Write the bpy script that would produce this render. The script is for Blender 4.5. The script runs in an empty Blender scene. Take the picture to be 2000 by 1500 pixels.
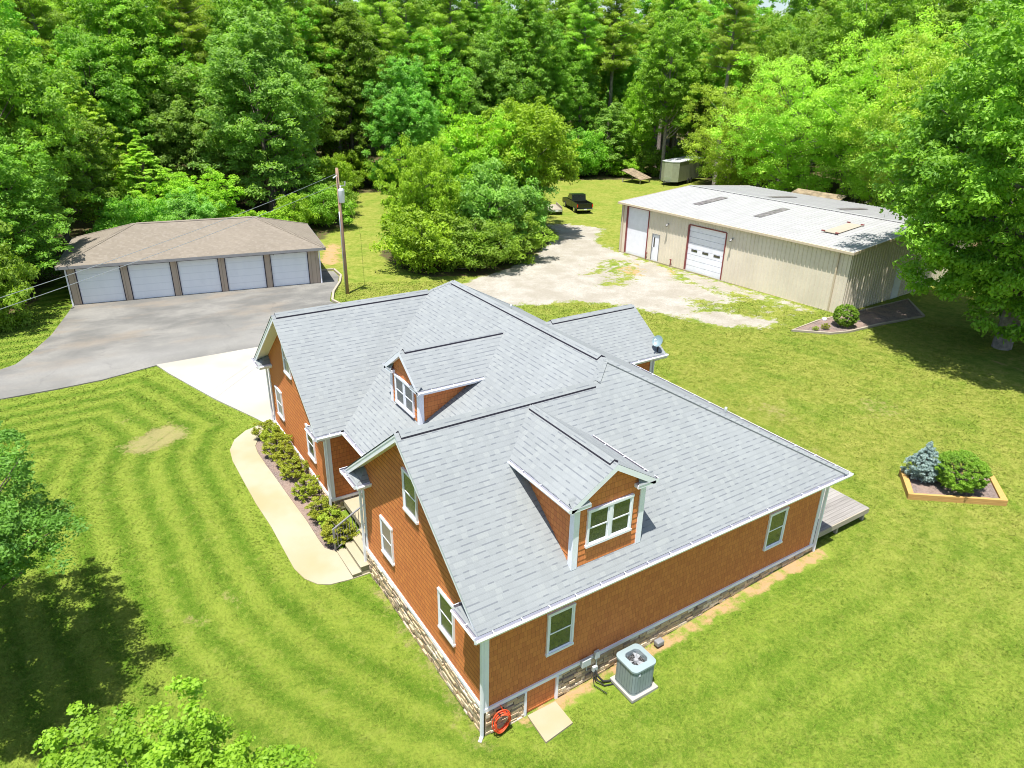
import bpy, bmesh, math, random
import numpy as np
from mathutils import Vector, Matrix
rad = math.radians
def lin(a, b, n, endpoint=True): return [float(v) for v in np.linspace(a, b, n, endpoint=endpoint)]
S = bpy.context.scene

# ------------------------------------------------------------ camera, light
cam = bpy.data.cameras.new('camera'); camo = bpy.data.objects.new('camera', cam); S.collection.objects.link(camo)
S.camera = camo
cam.sensor_fit = 'HORIZONTAL'; cam.sensor_width = 36; cam.lens = 36*1386.68/2000
cam.clip_start = .1; cam.clip_end = 3000
YAW, PIT, ROLL = rad(56.907), rad(24.179), rad(1.167)
_f = Vector((math.cos(YAW)*math.cos(PIT), math.sin(YAW)*math.cos(PIT), -math.sin(PIT)))
_r = Vector((math.sin(YAW), -math.cos(YAW), 0)); _u = _r.cross(_f)
_r2 = math.cos(ROLL)*_r+math.sin(ROLL)*_u; _u2 = -math.sin(ROLL)*_r+math.cos(ROLL)*_u
camo.matrix_world = Matrix(((_r2.x, _u2.x, -_f.x, -6.185), (_r2.y, _u2.y, -_f.y, -10.385), (_r2.z, _u2.z, -_f.z, 13.819), (0, 0, 0, 1)))

SUN = Vector((-.22, -.15, 1)).normalized()
w = bpy.data.worlds.new('World'); S.world = w; w.use_nodes = True
wn = w.node_tree; sky = wn.nodes.new('ShaderNodeTexSky'); sky.sky_type = 'NISHITA'; sky.sun_disc = False
sky.sun_elevation = math.asin(SUN.z); sky.sun_rotation = math.atan2(SUN.x, SUN.y)
sky.air_density = 1.0; sky.dust_density = 1.2; sky.ozone_density = 1.0
wn.links.new(sky.outputs[0], wn.nodes['Background'].inputs[0]); wn.nodes['Background'].inputs[1].default_value = .10
sl = bpy.data.lights.new('sun', 'SUN'); sl.energy = 4.9; sl.angle = rad(.5); sl.color = (1, .96, .88)
so = bpy.data.objects.new('sun', sl); S.collection.objects.link(so)
so.rotation_euler = SUN.to_track_quat('Z', 'Y').to_euler(); so.location = (-20, -10, 60)
S.view_settings.view_transform = 'Standard'; S.view_settings.look = 'None'
S.view_settings.exposure = .85; S.view_settings.gamma = 1
S.cycles.filter_width = 1.0; S.cycles.max_bounces = 8; S.cycles.diffuse_bounces = 4; S.cycles.transmission_bounces = 4

# ------------------------------------------------------------ materials
def mat(name, col=(.5, .5, .5), rough=.7, metal=0, spec=.5):
    m = bpy.data.materials.new(name); m.use_nodes = True
    b = m.node_tree.nodes['Principled BSDF']
    b.inputs['Base Color'].default_value = (*col, 1); b.inputs['Roughness'].default_value = rough
    b.inputs['Metallic'].default_value = metal; b.inputs['Specular IOR Level'].default_value = spec
    return m
class N:                                   # tiny node helper
    def __init__(s, m): s.m = m; s.t = m.node_tree; s.b = s.t.nodes.get('Principled BSDF')
    def node(s, typ, **kw):
        n = s.t.nodes.new(typ)
        for k, v in kw.items():
            if k.startswith('_'): setattr(n, k[1:], v)
            else:
                key = int(k[1:]) if k[0] == 'i' and k[1:].isdigit() else k.replace('0', ' ')
                if hasattr(v, 'is_output') or isinstance(v, bpy.types.NodeSocket): s.t.links.new(v, n.inputs[key])
                else: n.inputs[key].default_value = v
        return n
    def math(s, op, a, b=0., c=None, clamp=False):
        n = s.t.nodes.new('ShaderNodeMath'); n.operation = op; n.use_clamp = clamp
        for i, v in enumerate((a, b) if c is None else (a, b, c)):
            if isinstance(v, bpy.types.NodeSocket): s.t.links.new(v, n.inputs[i])
            else: n.inputs[i].default_value = v
        return n.outputs[0]
    def mix(s, f, a, b, blend='MIX'):
        n = s.t.nodes.new('ShaderNodeMix'); n.data_type = 'RGBA'; n.blend_type = blend; n.clamp_factor = True
        for i, v in ((0, f), (6, a), (7, b)):
            if isinstance(v, bpy.types.NodeSocket): s.t.links.new(v, n.inputs[i])
            elif i == 0: n.inputs[0].default_value = v
            else: n.inputs[i].default_value = (*v, 1) if len(v) == 3 else v
        return n.outputs[2]
    def noise(s, vec, scale, detail=3, rough=.55, out=0):
        n = s.t.nodes.new('ShaderNodeTexNoise'); n.inputs['Scale'].default_value = scale
        n.inputs['Detail'].default_value = detail; n.inputs['Roughness'].default_value = rough
        if vec is not None: s.t.links.new(vec, n.inputs['Vector'])
        return n.outputs[out]
    def pos(s): return s.node('ShaderNodeNewGeometry').outputs['Position']
    def obj(s): return s.node('ShaderNodeTexCoord').outputs['Object']
    def uv(s): return s.node('ShaderNodeTexCoord').outputs['UV']
    def attr(s, n): return s.node('ShaderNodeAttribute', _attribute_name=n).outputs['Fac']
    def ramp(s, v, lo, hi, a=0., b=1.):
        n = s.t.nodes.new('ShaderNodeMapRange'); n.interpolation_type = 'SMOOTHSTEP'
        s.t.links.new(v, n.inputs[0])
        for i, q in enumerate((lo, hi, a, b)): n.inputs[i+1].default_value = q
        return n.outputs[0]
    def scale(s, vec, sc):
        n = s.t.nodes.new('ShaderNodeMapping'); s.t.links.new(vec, n.inputs[0]); n.inputs['Scale'].default_value = sc
        return n.outputs[0]
    def color(s, c): s.t.links.new(c, s.b.inputs['Base Color'])
    def bump(s, h, strength=.5, dist=.02):
        n = s.node('ShaderNodeBump', Height=h); n.inputs['Strength'].default_value = strength; n.inputs['Distance'].default_value = dist
        s.t.links.new(n.outputs[0], s.b.inputs['Normal'])

def speckled(name, col, rough=.7, var=.15, sc=3., fine=60., metal=0, bump=0):
    m = mat(name, col, rough, metal); n = N(m); p = n.obj()
    a = n.noise(p, sc, 4); f = n.noise(p, fine, 2)
    v = n.math('ADD', n.math('MULTIPLY', a, .7), n.math('MULTIPLY', f, .3))
    d = tuple(c*(1-var) for c in col); l = tuple(min(1, c*(1+var)) for c in col)
    n.color(n.mix(n.ramp(v, .3, .7), d, l))
    if bump: n.bump(f, bump, .01)
    return m

M = {}
def shingle(name, c1, c2, c3, dark):
    m = mat(name, c1, .95, 0, .25); n = N(m); uv = n.uv()
    sep = n.node('ShaderNodeSeparateXYZ', Vector=uv)
    row = n.math('FLOOR', n.math('DIVIDE', sep.outputs[1], .142))
    fy = n.math('FRACT', n.math('DIVIDE', sep.outputs[1], .142))
    rn = n.node('ShaderNodeTexWhiteNoise', _noise_dimensions='1D', W=row).outputs[0]
    xs = n.math('ADD', n.math('DIVIDE', sep.outputs[0], .15), n.math('MULTIPLY', rn, 7.31))
    tab = n.math('FLOOR', xs)
    cv = n.node('ShaderNodeCombineXYZ', X=tab, Y=row).outputs[0]
    t = n.node('ShaderNodeTexWhiteNoise', _noise_dimensions='2D', Vector=cv).outputs[0]
    base = n.mix(t, c1, c2); base = n.mix(n.ramp(t, .72, .9), base, c3)
    gran = n.noise(uv, 60, 2); big = n.noise(n.obj(), .5, 4)
    base = n.mix(n.math('MULTIPLY', n.ramp(gran, .25, .75), .35), base, tuple(c*.6 for c in c1))
    base = n.mix(n.math('MULTIPLY', n.ramp(big, .35, .7), .3), base, tuple(c*1.12 for c in c2))
    # shadow line painted along the butt edge of random runs of tabs
    t2 = n.node('ShaderNodeTexWhiteNoise', _noise_dimensions='2D', Vector=n.node('ShaderNodeCombineXYZ', X=n.math('FLOOR', n.math('MULTIPLY', xs, 1.)), Y=n.math('ADD', row, 40.)).outputs[0]).outputs[0]
    edge = n.math('LESS_THAN', fy, .22)
    lo = n.math('MULTIPLY', edge, n.ramp(t2, .56, .62, .14, .66))
    base = n.mix(lo, base, dark)
    n.color(base)
    h = n.math('ADD', n.math('MULTIPLY', n.math('SUBTRACT', 1., fy), .8), n.math('MULTIPLY', t, .35)); n.bump(h, .5, .012)
    return m
M['shingle'] = shingle('grey_shingle', (.225, .243, .252), (.247, .266, .277), (.258, .277, .282), (.11, .122, .145))
M['tanshingle'] = shingle('tan_shingle', (.20, .172, .138), (.225, .195, .158), (.235, .205, .17), (.15, .128, .105))

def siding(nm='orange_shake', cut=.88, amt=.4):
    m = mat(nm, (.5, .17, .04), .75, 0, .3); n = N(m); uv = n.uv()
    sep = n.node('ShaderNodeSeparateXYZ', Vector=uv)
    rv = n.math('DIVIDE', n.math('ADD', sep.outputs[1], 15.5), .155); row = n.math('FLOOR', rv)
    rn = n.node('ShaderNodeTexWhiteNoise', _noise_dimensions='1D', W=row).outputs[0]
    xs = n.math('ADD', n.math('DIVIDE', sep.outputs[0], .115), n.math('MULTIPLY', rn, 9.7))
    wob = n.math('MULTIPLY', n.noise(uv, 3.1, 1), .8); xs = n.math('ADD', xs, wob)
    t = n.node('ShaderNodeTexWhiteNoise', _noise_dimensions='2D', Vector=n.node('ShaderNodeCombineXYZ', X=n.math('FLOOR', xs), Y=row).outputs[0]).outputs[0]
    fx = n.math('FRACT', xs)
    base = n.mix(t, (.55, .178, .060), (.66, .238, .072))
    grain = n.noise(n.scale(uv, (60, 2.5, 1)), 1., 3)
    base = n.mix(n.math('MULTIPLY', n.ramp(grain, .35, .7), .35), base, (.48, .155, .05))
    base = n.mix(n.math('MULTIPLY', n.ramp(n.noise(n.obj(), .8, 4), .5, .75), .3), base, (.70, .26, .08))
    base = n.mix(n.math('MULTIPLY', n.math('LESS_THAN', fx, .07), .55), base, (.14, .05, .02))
    base = n.mix(n.math('MULTIPLY', n.math('GREATER_THAN', n.math('FRACT', rv), cut), amt), base, (.16, .05, .02))  # shadow cast by the board above, painted along the top of each course
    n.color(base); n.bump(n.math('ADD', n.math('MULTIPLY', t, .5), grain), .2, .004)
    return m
M['siding'] = siding(); M['siding_shadow'] = siding('orange_shake_shadow_line', .79, .88)  # gable copy: same shakes with a wider, stronger painted shadow line
M['white'] = speckled('white_trim', (.80, .81, .89), .45, .06, 2.)
M['soffit'] = mat('cream_soffit', (.75, .74, .66), .6)
M['gut_in'] = mat('gutter_inside', (.22, .21, .24), .6)
M['vent_dark'] = mat('ridge_vent_edge', (.035, .03, .05), .9)
M['steel'] = mat('galvanised', (.55, .57, .6), .4, .8)
M['rail'] = speckled('rail_grey', (.22, .22, .23), .5, .1)
M['black'] = mat('black_rubber', (.02, .02, .02), .7)
def glassm(name, tint, mixf):
    m = mat(name, tint, .25); n = N(m)
    g = n.node('ShaderNodeBsdfGlossy'); g.inputs['Roughness'].default_value = .02; g.inputs['Color'].default_value = (.9, .95, .92, 1); bp = n.node('ShaderNodeBump', Height=n.noise(n.obj(), 2.2, 2)); bp.inputs['Strength'].default_value = .12; bp.inputs['Distance'].default_value = .05; n.t.links.new(bp.outputs[0], g.inputs['Normal'])
    mx = n.node('ShaderNodeMixShader'); mx.inputs[0].default_value = mixf
    n.t.links.new(n.b.outputs[0], mx.inputs[1]); n.t.links.new(g.outputs[0], mx.inputs[2])
    n.t.links.new(mx.outputs[0], n.t.nodes['Material Output'].inputs[0])
    return m
M['glass'] = glassm('window_glass', (.035, .04, .04), .11)
M['darkglass'] = glassm('vehicle_glass', (.01, .01, .012), .1)
def stone():
    m = mat('ledge_stone', (.4, .33, .25), .9, 0, .2); n = N(m)
    a = n.attr('rnd'); p = n.obj()
    c = n.mix(n.ramp(a, 0, .5), (.32, .25, .19), (.58, .43, .26)); c = n.mix(n.ramp(a, .6, .95), c, (.70, .60, .45))
    c = n.mix(n.math('MULTIPLY', n.ramp(n.noise(p, 14, 4), .4, .7), .5), c, (.22, .19, .17))
    n.color(c); n.bump(n.noise(p, 35, 3), .6, .015); return m
M['stone'] = stone()
M['mortar'] = mat('stone_backing', (.13, .11, .09), .95)
def concrete(name, a, b, stain, sc=.8):
    m = mat(name, a, .85, 0, .3); n = N(m); p = n.pos()
    c = n.mix(n.ramp(n.noise(p, sc, 5), .35, .7), a, b)
    c = n.mix(n.math('MULTIPLY', n.ramp(n.noise(p, sc*.5+.1, 3), .45, .62), .6), c, stain)
    f = n.noise(p, 40, 3); c = n.mix(n.math('MULTIPLY', n.ramp(f, .4, .7), .15), c, tuple(x*.7 for x in a))
    n.color(c); n.bump(f, .15, .004); return m
M['concrete'] = concrete('pale_concrete', (.36, .345, .31), (.41, .40, .37), (.34, .31, .25), .3)
M['walk'] = concrete('walkway_concrete', (.37, .335, .255), (.34, .295, .19), (.33, .26, .13), .45)
def asphalt():
    m = mat('worn_asphalt', (.2, .2, .2), .95, 0, .2); n = N(m); p = n.pos()
    st = n.scale(p, (.5, 1., 1)); a = n.noise(st, .5, 7, .7)
    c = n.mix(n.ramp(a, .35, .65), (.14, .137, .128), (.245, .236, .215))
    c = n.mix(n.math('MULTIPLY', n.ramp(n.noise(p, .25, 4), .48, .66), .6), c, (.125, .123, .115))
    c = n.mix(n.math('MULTIPLY', n.ramp(n.noise(n.scale(p, (.5, 1.2, 1)), .35, 6, .7), .5, .66), .55), c, (.25, .205, .155))
    c = n.mix(n.attr('pale'), c, n.mix(n.noise(p, 1.5, 3), (.24, .237, .225), (.30, .295, .28)))
    f = n.noise(p, 25, 3); c = n.mix(n.math('MULTIPLY', n.ramp(f, .35, .65), .45), c, (.11, .11, .11))
    vo = n.node('ShaderNodeTexVoronoi', _feature='DISTANCE_TO_EDGE', Vector=n.node('ShaderNodeVectorMath', i0=p, i1=n.noise(p, .8, 3, out=1)).outputs[0]); vo.inputs['Scale'].default_value = .22
    c = n.mix(n.math('MULTIPLY', n.math('LESS_THAN', vo.outputs[0], .0025), .25), c, (.06, .06, .06))
    n.color(c); n.bump(f, .3, .006); return m
M['asphalt'] = asphalt()
def mulch():
    m = mat('mulch', (.2, .15, .13), .95, 0, .1); n = N(m); p = n.pos()
    c = n.mix(n.ramp(n.noise(p, 22, 3), .3, .7), (.09, .07, .065), (.26, .205, .185))
    c = n.mix(n.math('MULTIPLY', n.ramp(n.noise(p, 1.2, 3), .4, .65), .6), c, (.28, .20, .16))
    n.color(c); n.bump(n.noise(p, 30, 3), .8, .02); return m
M['mulch'] = mulch()
def wood(name, a, b, along='u'):
    m = mat(name, a, .85, 0, .2); n = N(m); uv = n.uv()
    sep = n.node('ShaderNodeSeparateXYZ', Vector=uv)
    q = n.scale(uv, (1.2, 40, 1)) if along == 'u' else n.scale(uv, (40, 1.2, 1))
    c = n.mix(n.ramp(n.noise(q, 1., 4), .3, .7), a, b)
    c = n.mix(n.math('MULTIPLY', n.attr('rnd'), .5), c, tuple(x*1.5 for x in b)); n.color(c); return m
M['deck'] = wood('weathered_deck', (.165, .155, .145), (.26, .245, .23))
M['timber'] = wood('yellow_timber', (.34, .19, .06), (.44, .27, .095))
M['timber_grey'] = wood('grey_timber', (.24, .21, .165), (.34, .30, .24))
M['polewood'] = wood('pole_wood', (.20, .13, .095), (.30, .20, .145), 'v')
def ribbed(name, a, b, period, dark, amt=.5, axis=0):
    m = mat(name, a, .5, 0, .4); n = N(m); uv = n.uv(); sep = n.node('ShaderNodeSeparateXYZ', Vector=uv)
    c = n.mix(n.ramp(n.noise(n.scale(uv, (2, .4, 1)), 1., 4), .3, .7), a, b)
    c = n.mix(n.math('MULTIPLY', n.ramp(n.noise(uv, .7, 4), .55, .75), .3), c, dark)
    fr = n.math('FRACT', n.math('DIVIDE', sep.outputs[axis], period))
    n.color(n.mix(n.math('MULTIPLY', n.math('LESS_THAN', fr, .10), amt), c, dark)); return m
M['metalwall'] = speckled('tan_metal', (.68, .61, .50), .5, .08, .6, 8.)
M['metalroof'] = ribbed('white_metal_roof', (.31, .31, .31), (.36, .36, .365), .33, (.24, .24, .245), .22)
M['metalroof2'] = ribbed('grey_metal_roof', (.25, .25, .26), (.30, .30, .31), .33, (.20, .20, .21), .22)
M['tantrim'] = mat('tan_trim', (.55, .46, .34), .5)
M['redtrim'] = mat('dark_red_trim', (.22, .05, .05), .5)
M['door_white'] = ribbed('white_panel_door', (.84, .87, .90), (.80, .83, .87), .46, (.58, .62, .66), .35, 1)
M['skylight'] = speckled('smoked_skylight', (.16, .14, .15), .4, .5, 3., 9.)
M['tanwall'] = ribbed('tan_panel_wall', (.46, .37, .28), (.40, .32, .25), .30, (.20, .16, .12), .7, 0)
M['ac'] = speckled('ac_paint', (.23, .285, .30), .45, .06)
M['ac_light'] = speckled('ac_top_paint', (.25, .32, .34), .45, .05)
M['fan'] = mat('fan_blade', (.42, .44, .47), .35, .2)
M['elec'] = mat('grey_box_paint', (.45, .49, .50), .5)
M['hose'] = mat('orange_hose', (.75, .09, .03), .45)
M['dish'] = mat('dish_grey', (.17, .25, .28), .4)
M['tank'] = mat('transformer_paint', (.62, .67, .70), .4)
M['truck'] = mat('dark_green_paint', (.018, .022, .016), .25, .3)
M['chrome'] = mat('chrome', (.7, .72, .74), .15, 1)
M['taillight'] = mat('red_lens', (.6, .02, .01), .2)
M['plate'] = mat('licence_plate', (.75, .78, .8), .4)
M['trailer'] = ribbed('olive_panel', (.19, .20, .14), (.23, .24, .17), .42, (.10, .11, .07), .6, 0)
M['trailer_front'] = speckled('olive_front', (.30, .32, .24), .3, .1)
M['trailer_roof'] = speckled('grey_roof', (.42, .44, .46), .5, .1)
M['brownroof'] = speckled('leafy_brown_roof', (.22, .17, .11), .9, .5, 2., 20.)

def leafm(name, c1, c2, tr, twist=.5):
    m = mat(name, c1, .6, 0, .25); n = N(m)
    a = n.attr('rnd'); oi = n.node('ShaderNodeObjectInfo').outputs['Random']
    c = n.mix(a, c1, c2); c = n.mix(n.math('MULTIPLY', n.ramp(n.noise(n.obj(), .35, 3), .35, .65), .5), c, tuple(x*1.35 for x in c2))
    hs = n.node('ShaderNodeHueSaturation', Color=c, Hue=n.ramp(oi, 0, 1, .485, .515), Value=n.ramp(oi, 0, 1, .82, 1.15)).outputs[0]
    n.color(hs)
    t = n.node('ShaderNodeBsdfTranslucent'); n.t.links.new(n.mix(1., hs, (tr, tr*1.05, tr*.5), 'MULTIPLY'), t.inputs[0])
    mx = n.node('ShaderNodeAddShader')
    n.t.links.new(n.b.outputs[0], mx.inputs[0]); n.t.links.new(t.outputs[0], mx.inputs[1])
    n.t.links.new(mx.outputs[0], n.t.nodes['Material Output'].inputs[0])
    return m
M['leaf_mid'] = leafm('leaf_mid', (0.073, 0.151, 0.016), (0.146, 0.252, 0.022), 1.08)
M['leaf_dark'] = leafm('leaf_dark', (.064, .130, .016), (.128, .215, .022), 1.08)
M['leaf_bright'] = leafm('leaf_bright', (.105, .205, .011), (.195, .325, .017), .85)
M['leaf_pine'] = leafm('leaf_pine', (0.098, 0.172, 0.021), (0.207, 0.299, 0.032), 1.08)
M['leaf_feather'] = leafm('leaf_feather', (0.129, 0.202, 0.025), (0.224, 0.314, 0.034), 1.08)
M['leaf_cool'] = leafm('leaf_cool', (.075, .155, .028), (.145, .25, .040), 1.08)
M['leaf_olive'] = leafm('leaf_olive', (0.110, 0.176, 0.018), (0.209, 0.286, 0.024), 1.08)
M['leaf_silver'] = leafm('leaf_silver', (.11, .17, .17), (.25, .32, .30), .3)
M['leaf_azalea'] = leafm('leaf_azalea', (.135, .175, .012), (.25, .29, .028), .6)
M['leaf_maple'] = leafm('leaf_maple', (.085, .17, .010), (.17, .275, .017), .85)
M['leaf_oak'] = leafm('leaf_oak', (.042, .10, .014), (.095, .17, .020), .75)
M['leaf_shade'] = leafm('leaf_shade', (.065, .135, .013), (.14, .225, .02), 1.)
M['bark'] = speckled('bark', (.16, .13, .11), .95, .45, 4., 30., 0, .5)
M['bark_grey'] = speckled('bark_grey', (.24, .21, .19), .95, .4, 4., 30., 0, .5)

# ------------------------------------------------------------ mesh helpers
def place(o, parent=None):
    S.collection.objects.link(o)
    if parent is not None: o.parent = parent
    return o
def tag(o, label=None, cat=None, group=None, kind=None):
    if label: o['label'] = label
    if cat: o['category'] = cat
    if group: o['group'] = group
    if kind: o['kind'] = kind
    return o
def empty(name, loc=(0, 0, 0), rz=0, label=None, cat=None, group=None):
    o = bpy.data.objects.new(name, None); o.empty_display_size = .3; S.collection.objects.link(o)
    o.location = loc; o.rotation_euler = (0, 0, rz); return tag(o, label, cat, group)
class MB:
    def __init__(s): s.v = []; s.f = []; s.m = []; s.r = []
    def poly(s, pts, m=0, r=.5):
        i = len(s.v); s.v += [tuple(p) for p in pts]; s.f.append(tuple(range(i, i+len(pts)))); s.m.append(m); s.r.append(r); return s
    def hexa(s, c, m=0, r=.5):            # 8 corners: bottom ring 0-3, top ring 4-7
        i = len(s.v); s.v += [tuple(p) for p in c]
        for q in ((0, 3, 2, 1), (4, 5, 6, 7), (0, 1, 5, 4), (1, 2, 6, 5), (2, 3, 7, 6), (3, 0, 4, 7)):
            s.f.append(tuple(i+k for k in q)); s.m.append(m); s.r.append(r)
        return s
    def box(s, x0, x1, y0, y1, z0, z1, m=0, r=.5):
        return s.hexa([(x0, y0, z0), (x1, y0, z0), (x1, y1, z0), (x0, y1, z0), (x0, y0, z1), (x1, y0, z1), (x1, y1, z1), (x0, y1, z1)], m, r)
    def bar(s, a, b, w, h, m=0, up=(0, 0, 1), r=.5):   # box from a to b, width w sideways, h along up
        a = Vector(a); b = Vector(b); d = (b-a).normalized(); up = Vector(up)
        sd = d.cross(up).normalized()*w/2; u = sd.cross(d).normalized()*h/2
        c = [a-sd-u, a+sd-u, b+sd-u, b-sd-u, a-sd+u, a+sd+u, b+sd+u, b-sd+u]
        return s.hexa(c, m, r)
    def tube(s, pts, rads, n=8, m=0, cap=True):
        pts = [Vector([float(q) for q in p]) for p in pts]; i0 = len(s.v); L = len(pts)
        if not hasattr(rads, '__len__'): rads = [rads]*L
        for k, p in enumerate(pts):
            d = (pts[min(k+1, L-1)]-pts[max(k-1, 0)]).normalized()
            a = d.cross(Vector((0, 0, 1)) if abs(d.z) < .95 else Vector((1, 0, 0))).normalized(); b = d.cross(a)
            for j in range(n):
                t = 2*math.pi*j/n; s.v.append(tuple(p+float(rads[k])*(a*math.cos(t)+b*math.sin(t))))
        for k in range(L-1):
            for j in range(n):
                s.f.append((i0+k*n+j, i0+k*n+(j+1) % n, i0+(k+1)*n+(j+1) % n, i0+(k+1)*n+j)); s.m.append(m); s.r.append(.5)
        if cap:
            s.f.append(tuple(i0+j for j in range(n))[::-1]); s.m.append(m); s.r.append(.5)
            s.f.append(tuple(i0+(L-1)*n+j for j in range(n))); s.m.append(m); s.r.append(.5)
        return s
    def build(s, name, mats, parent=None, smooth=False, bevel=0):
        me = bpy.data.meshes.new(name); me.from_pydata(s.v, [], s.f)
        if not isinstance(mats, (list, tuple)): mats = [mats]
        for m in mats: me.materials.append(m)
        me.polygons.foreach_set('material_index', s.m)
        uvl = me.uv_layers.new(name='UVMap'); uv = np.zeros((len(me.loops), 2), np.float32)
        at = me.attributes.new('rnd', 'FLOAT', 'FACE'); at.data.foreach_set('value', s.r)
        Z = Vector((0, 0, 1))
        for p in me.polygons:
            n = p.normal
            if abs(n.z) > .999 or n.length < .5: U, V = Vector((1, 0, 0)), Vector((0, 1, 0))
            else: U = Z.cross(n).normalized(); V = n.cross(U)
            for li in p.loop_indices:
                co = me.vertices[me.loops[li].vertex_index].co; uv[li] = (co.dot(U), co.dot(V))
        uvl.data.foreach_set('uv', uv.ravel())
        if smooth: me.polygons.foreach_set('use_smooth', [True]*len(me.polygons))
        me.update()
        o = place(bpy.data.objects.new(name, me), parent)
        if bevel:
            b = o.modifiers.new('bevel', 'BEVEL'); b.width = bevel; b.segments = 2; b.limit_method = 'ANGLE'
        return o
def copy_tree(o, parent=None, memo=None):
    c = o.copy(); S.collection.objects.link(c); c.parent = parent
    for ch in [q for q in S.objects if q.parent is o]: copy_tree(ch, c)
    return c

# ------------------------------------------------------------ ground
def hz(x, y):
    u = np.clip(np.maximum(x, 0)/13+np.maximum(0, (y-6))/9, 0, 1)
    return -.85+.65*u*u*(3-2*u)
def hzf(x, y): return float(hz(np.array(float(x)), np.array(float(y))))
def seg_dist(X, Y, pts):
    D = np.full(X.shape, 1e9)
    for (x0, y0), (x1, y1) in zip(pts[:-1], pts[1:]):
        dx, dy = x1-x0, y1-y0; t = np.clip(((X-x0)*dx+(Y-y0)*dy)/(dx*dx+dy*dy), 0, 1)
        D = np.minimum(D, np.hypot(X-x0-t*dx, Y-y0-t*dy))
    return D
def inside(X, Y, pts):
    c = np.zeros(X.shape, bool); n = len(pts)
    for i in range(n):
        x0, y0 = pts[i]; x1, y1 = pts[(i+1) % n]
        if y0 == y1: continue
        k = ((y0 > Y) != (y1 > Y)) & (X < (x1-x0)*(Y-y0)/(y1-y0)+x0); c ^= k
    return c
def sdf(X, Y, pts):                       # positive inside
    d = seg_dist(X, Y, list(pts)+[pts[0]]); return np.where(inside(X, Y, pts), d, -d)
def soft(d, wd): return np.clip(.5+d/(2*wd), 0, 1)

walk_out = [(-.38, 17.62), (-1.23, 17.32), (-1.81, 16.75), (-2.16, 15.99), (-2.27, 15.04), (-2.26, 13.51), (-2.22, 11.96), (-2.1, 10.54), (-2.06, 8.99), (-2.04, 8.27), (-1.9, 7.69), (-1.64, 7.28), (-1.31, 7.07), (-.72, 6.98), (-.06, 6.95)]
walk_in = [(-.02, 17.2), (-.5, 16.85), (-.97, 16.35), (-1.23, 15.81), (-1.29, 15.24), (-1.26, 14.12), (-1.19, 13.1), (-1.12, 12.04), (-.97, 10.25), (-.93, 9.22), (-.89, 8.73), (-.71, 8.50), (-.56, 8.42), (-.3, 8.42), (-.06, 8.42)]
asphalt_p = [(-60, 8), (-30, 20), (-14, 25.2), (-9.79, 25.9), (-7.62, 25.89), (-5.73, 26.0), (-3.29, 26.65), (1.0, 26.62), (8, 26.6), (8.6, 29.5), (7.9, 31.6), (7.75, 32.6), (8.45, 34.28), (9.67, 36.38), (10.28, 37.84), (10.43, 39.32), (9.66, 39.75), (8.9, 39.6), (-6.1, 39.9), (-6.2, 39.24), (-6.61, 37.56), (-7.53, 34.05), (-8.52, 31.55), (-9.19, 30.2), (-9.95, 29.7), (-14, 28.6), (-30, 24), (-60, 12)]
conc_p = [(-3.29, 26.68), (-2.93, 25.23), (-1.65, 21.11), (-.58, 18.24), (-.38, 17.60), (-.05, 17.25), (.3, 17.3), (11, 17.5), (11.5, 26.62)]
gravel_p = [(8, 26.6), (14, 27.3), (17.39, 26.2), (19.5, 25.2), (21.6, 24.7), (23.36, 23.0), (25.03, 20.03), (26.2, 16.6), (28.6, 15.0), (31.6, 15.4), (33.9, 15.5), (33.2, 34.3), (34.2, 38), (37.8, 41.8), (36, 45), (34, 45.5), (32.2, 41.37), (27.62, 37.5), (24.26, 35.4), (18.86, 32.6), (16.65, 31.6), (12, 31), (8, 31.5)]
gpatch = [[(25.6, 29.6), (30.87, 32.9), (32.6, 30.6), (29.5, 28.6)], [(23.9, 26.9), (30.9, 29.6), (31.6, 28.4), (26.5, 25.6)], [(33.7, 29.5), (32.2, 23.44), (33.6, 16.5), (32.93, 14.8), (30.3, 14.6), (29.2, 17.06), (31.1, 20.89), (31.0, 25.87)], [(26.6, 19.2), (29.6, 16.2), (31.0, 18.6), (28.6, 22.3)], [(33, 33), (33.2, 37.5), (36, 40), (34, 36)]]
dirtp = [[(29, 30), (32.5, 31), (33.1, 27), (31, 25.5), (29, 27.4)], [(.8, -.40), (4.5, -.42), (12.6, -.5), (12.6, 0), (.8, 0)]]
woods_p = [(-60, 30), (-12, 34), (-9.4, 38), (-8, 41.5), (-6.5, 47), (6, 48.6), (13, 49.5), (16.5, 54), (21, 66), (24, 70.5), (31, 71), (48, 70), (60, 66), (72, 61.5), (62, 53), (57, 45), (54.5, 36), (54.5, 16), (46, 11), (44, 3), (60, -20), (400, -60), (400, 400), (-300, 400), (-300, 40)]
island_p = [(15.2, 42.4), (15.0, 38.3), (15.2, 35.8), (16, 34.4), (17.6, 33.8), (19.5, 32.6), (23.4, 34.3), (29.25, 38.8), (33.0, 43.4), (35, 47.5), (30, 50), (20, 48)]
B_left = [(-14, 25.0), (-9.8, 25.6), (-5.7, 25.7), (-3.6, 26.0), (-.95, 18.1), (-1.9, 17.4), (-2.5, 15.6), (-2.35, 10), (-2.0, 7.6), (-1.2, 4.8), (.2, 2.0), (2.2, -.4), (5, -1.3), (13.5, -1.7), (15.6, -.9), (16.4, 2), (17, 8)]
bed1 = [(17.73, .04), (19.17, 1.23), (21.85, -.89), (20.41, -2.07)]

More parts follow.
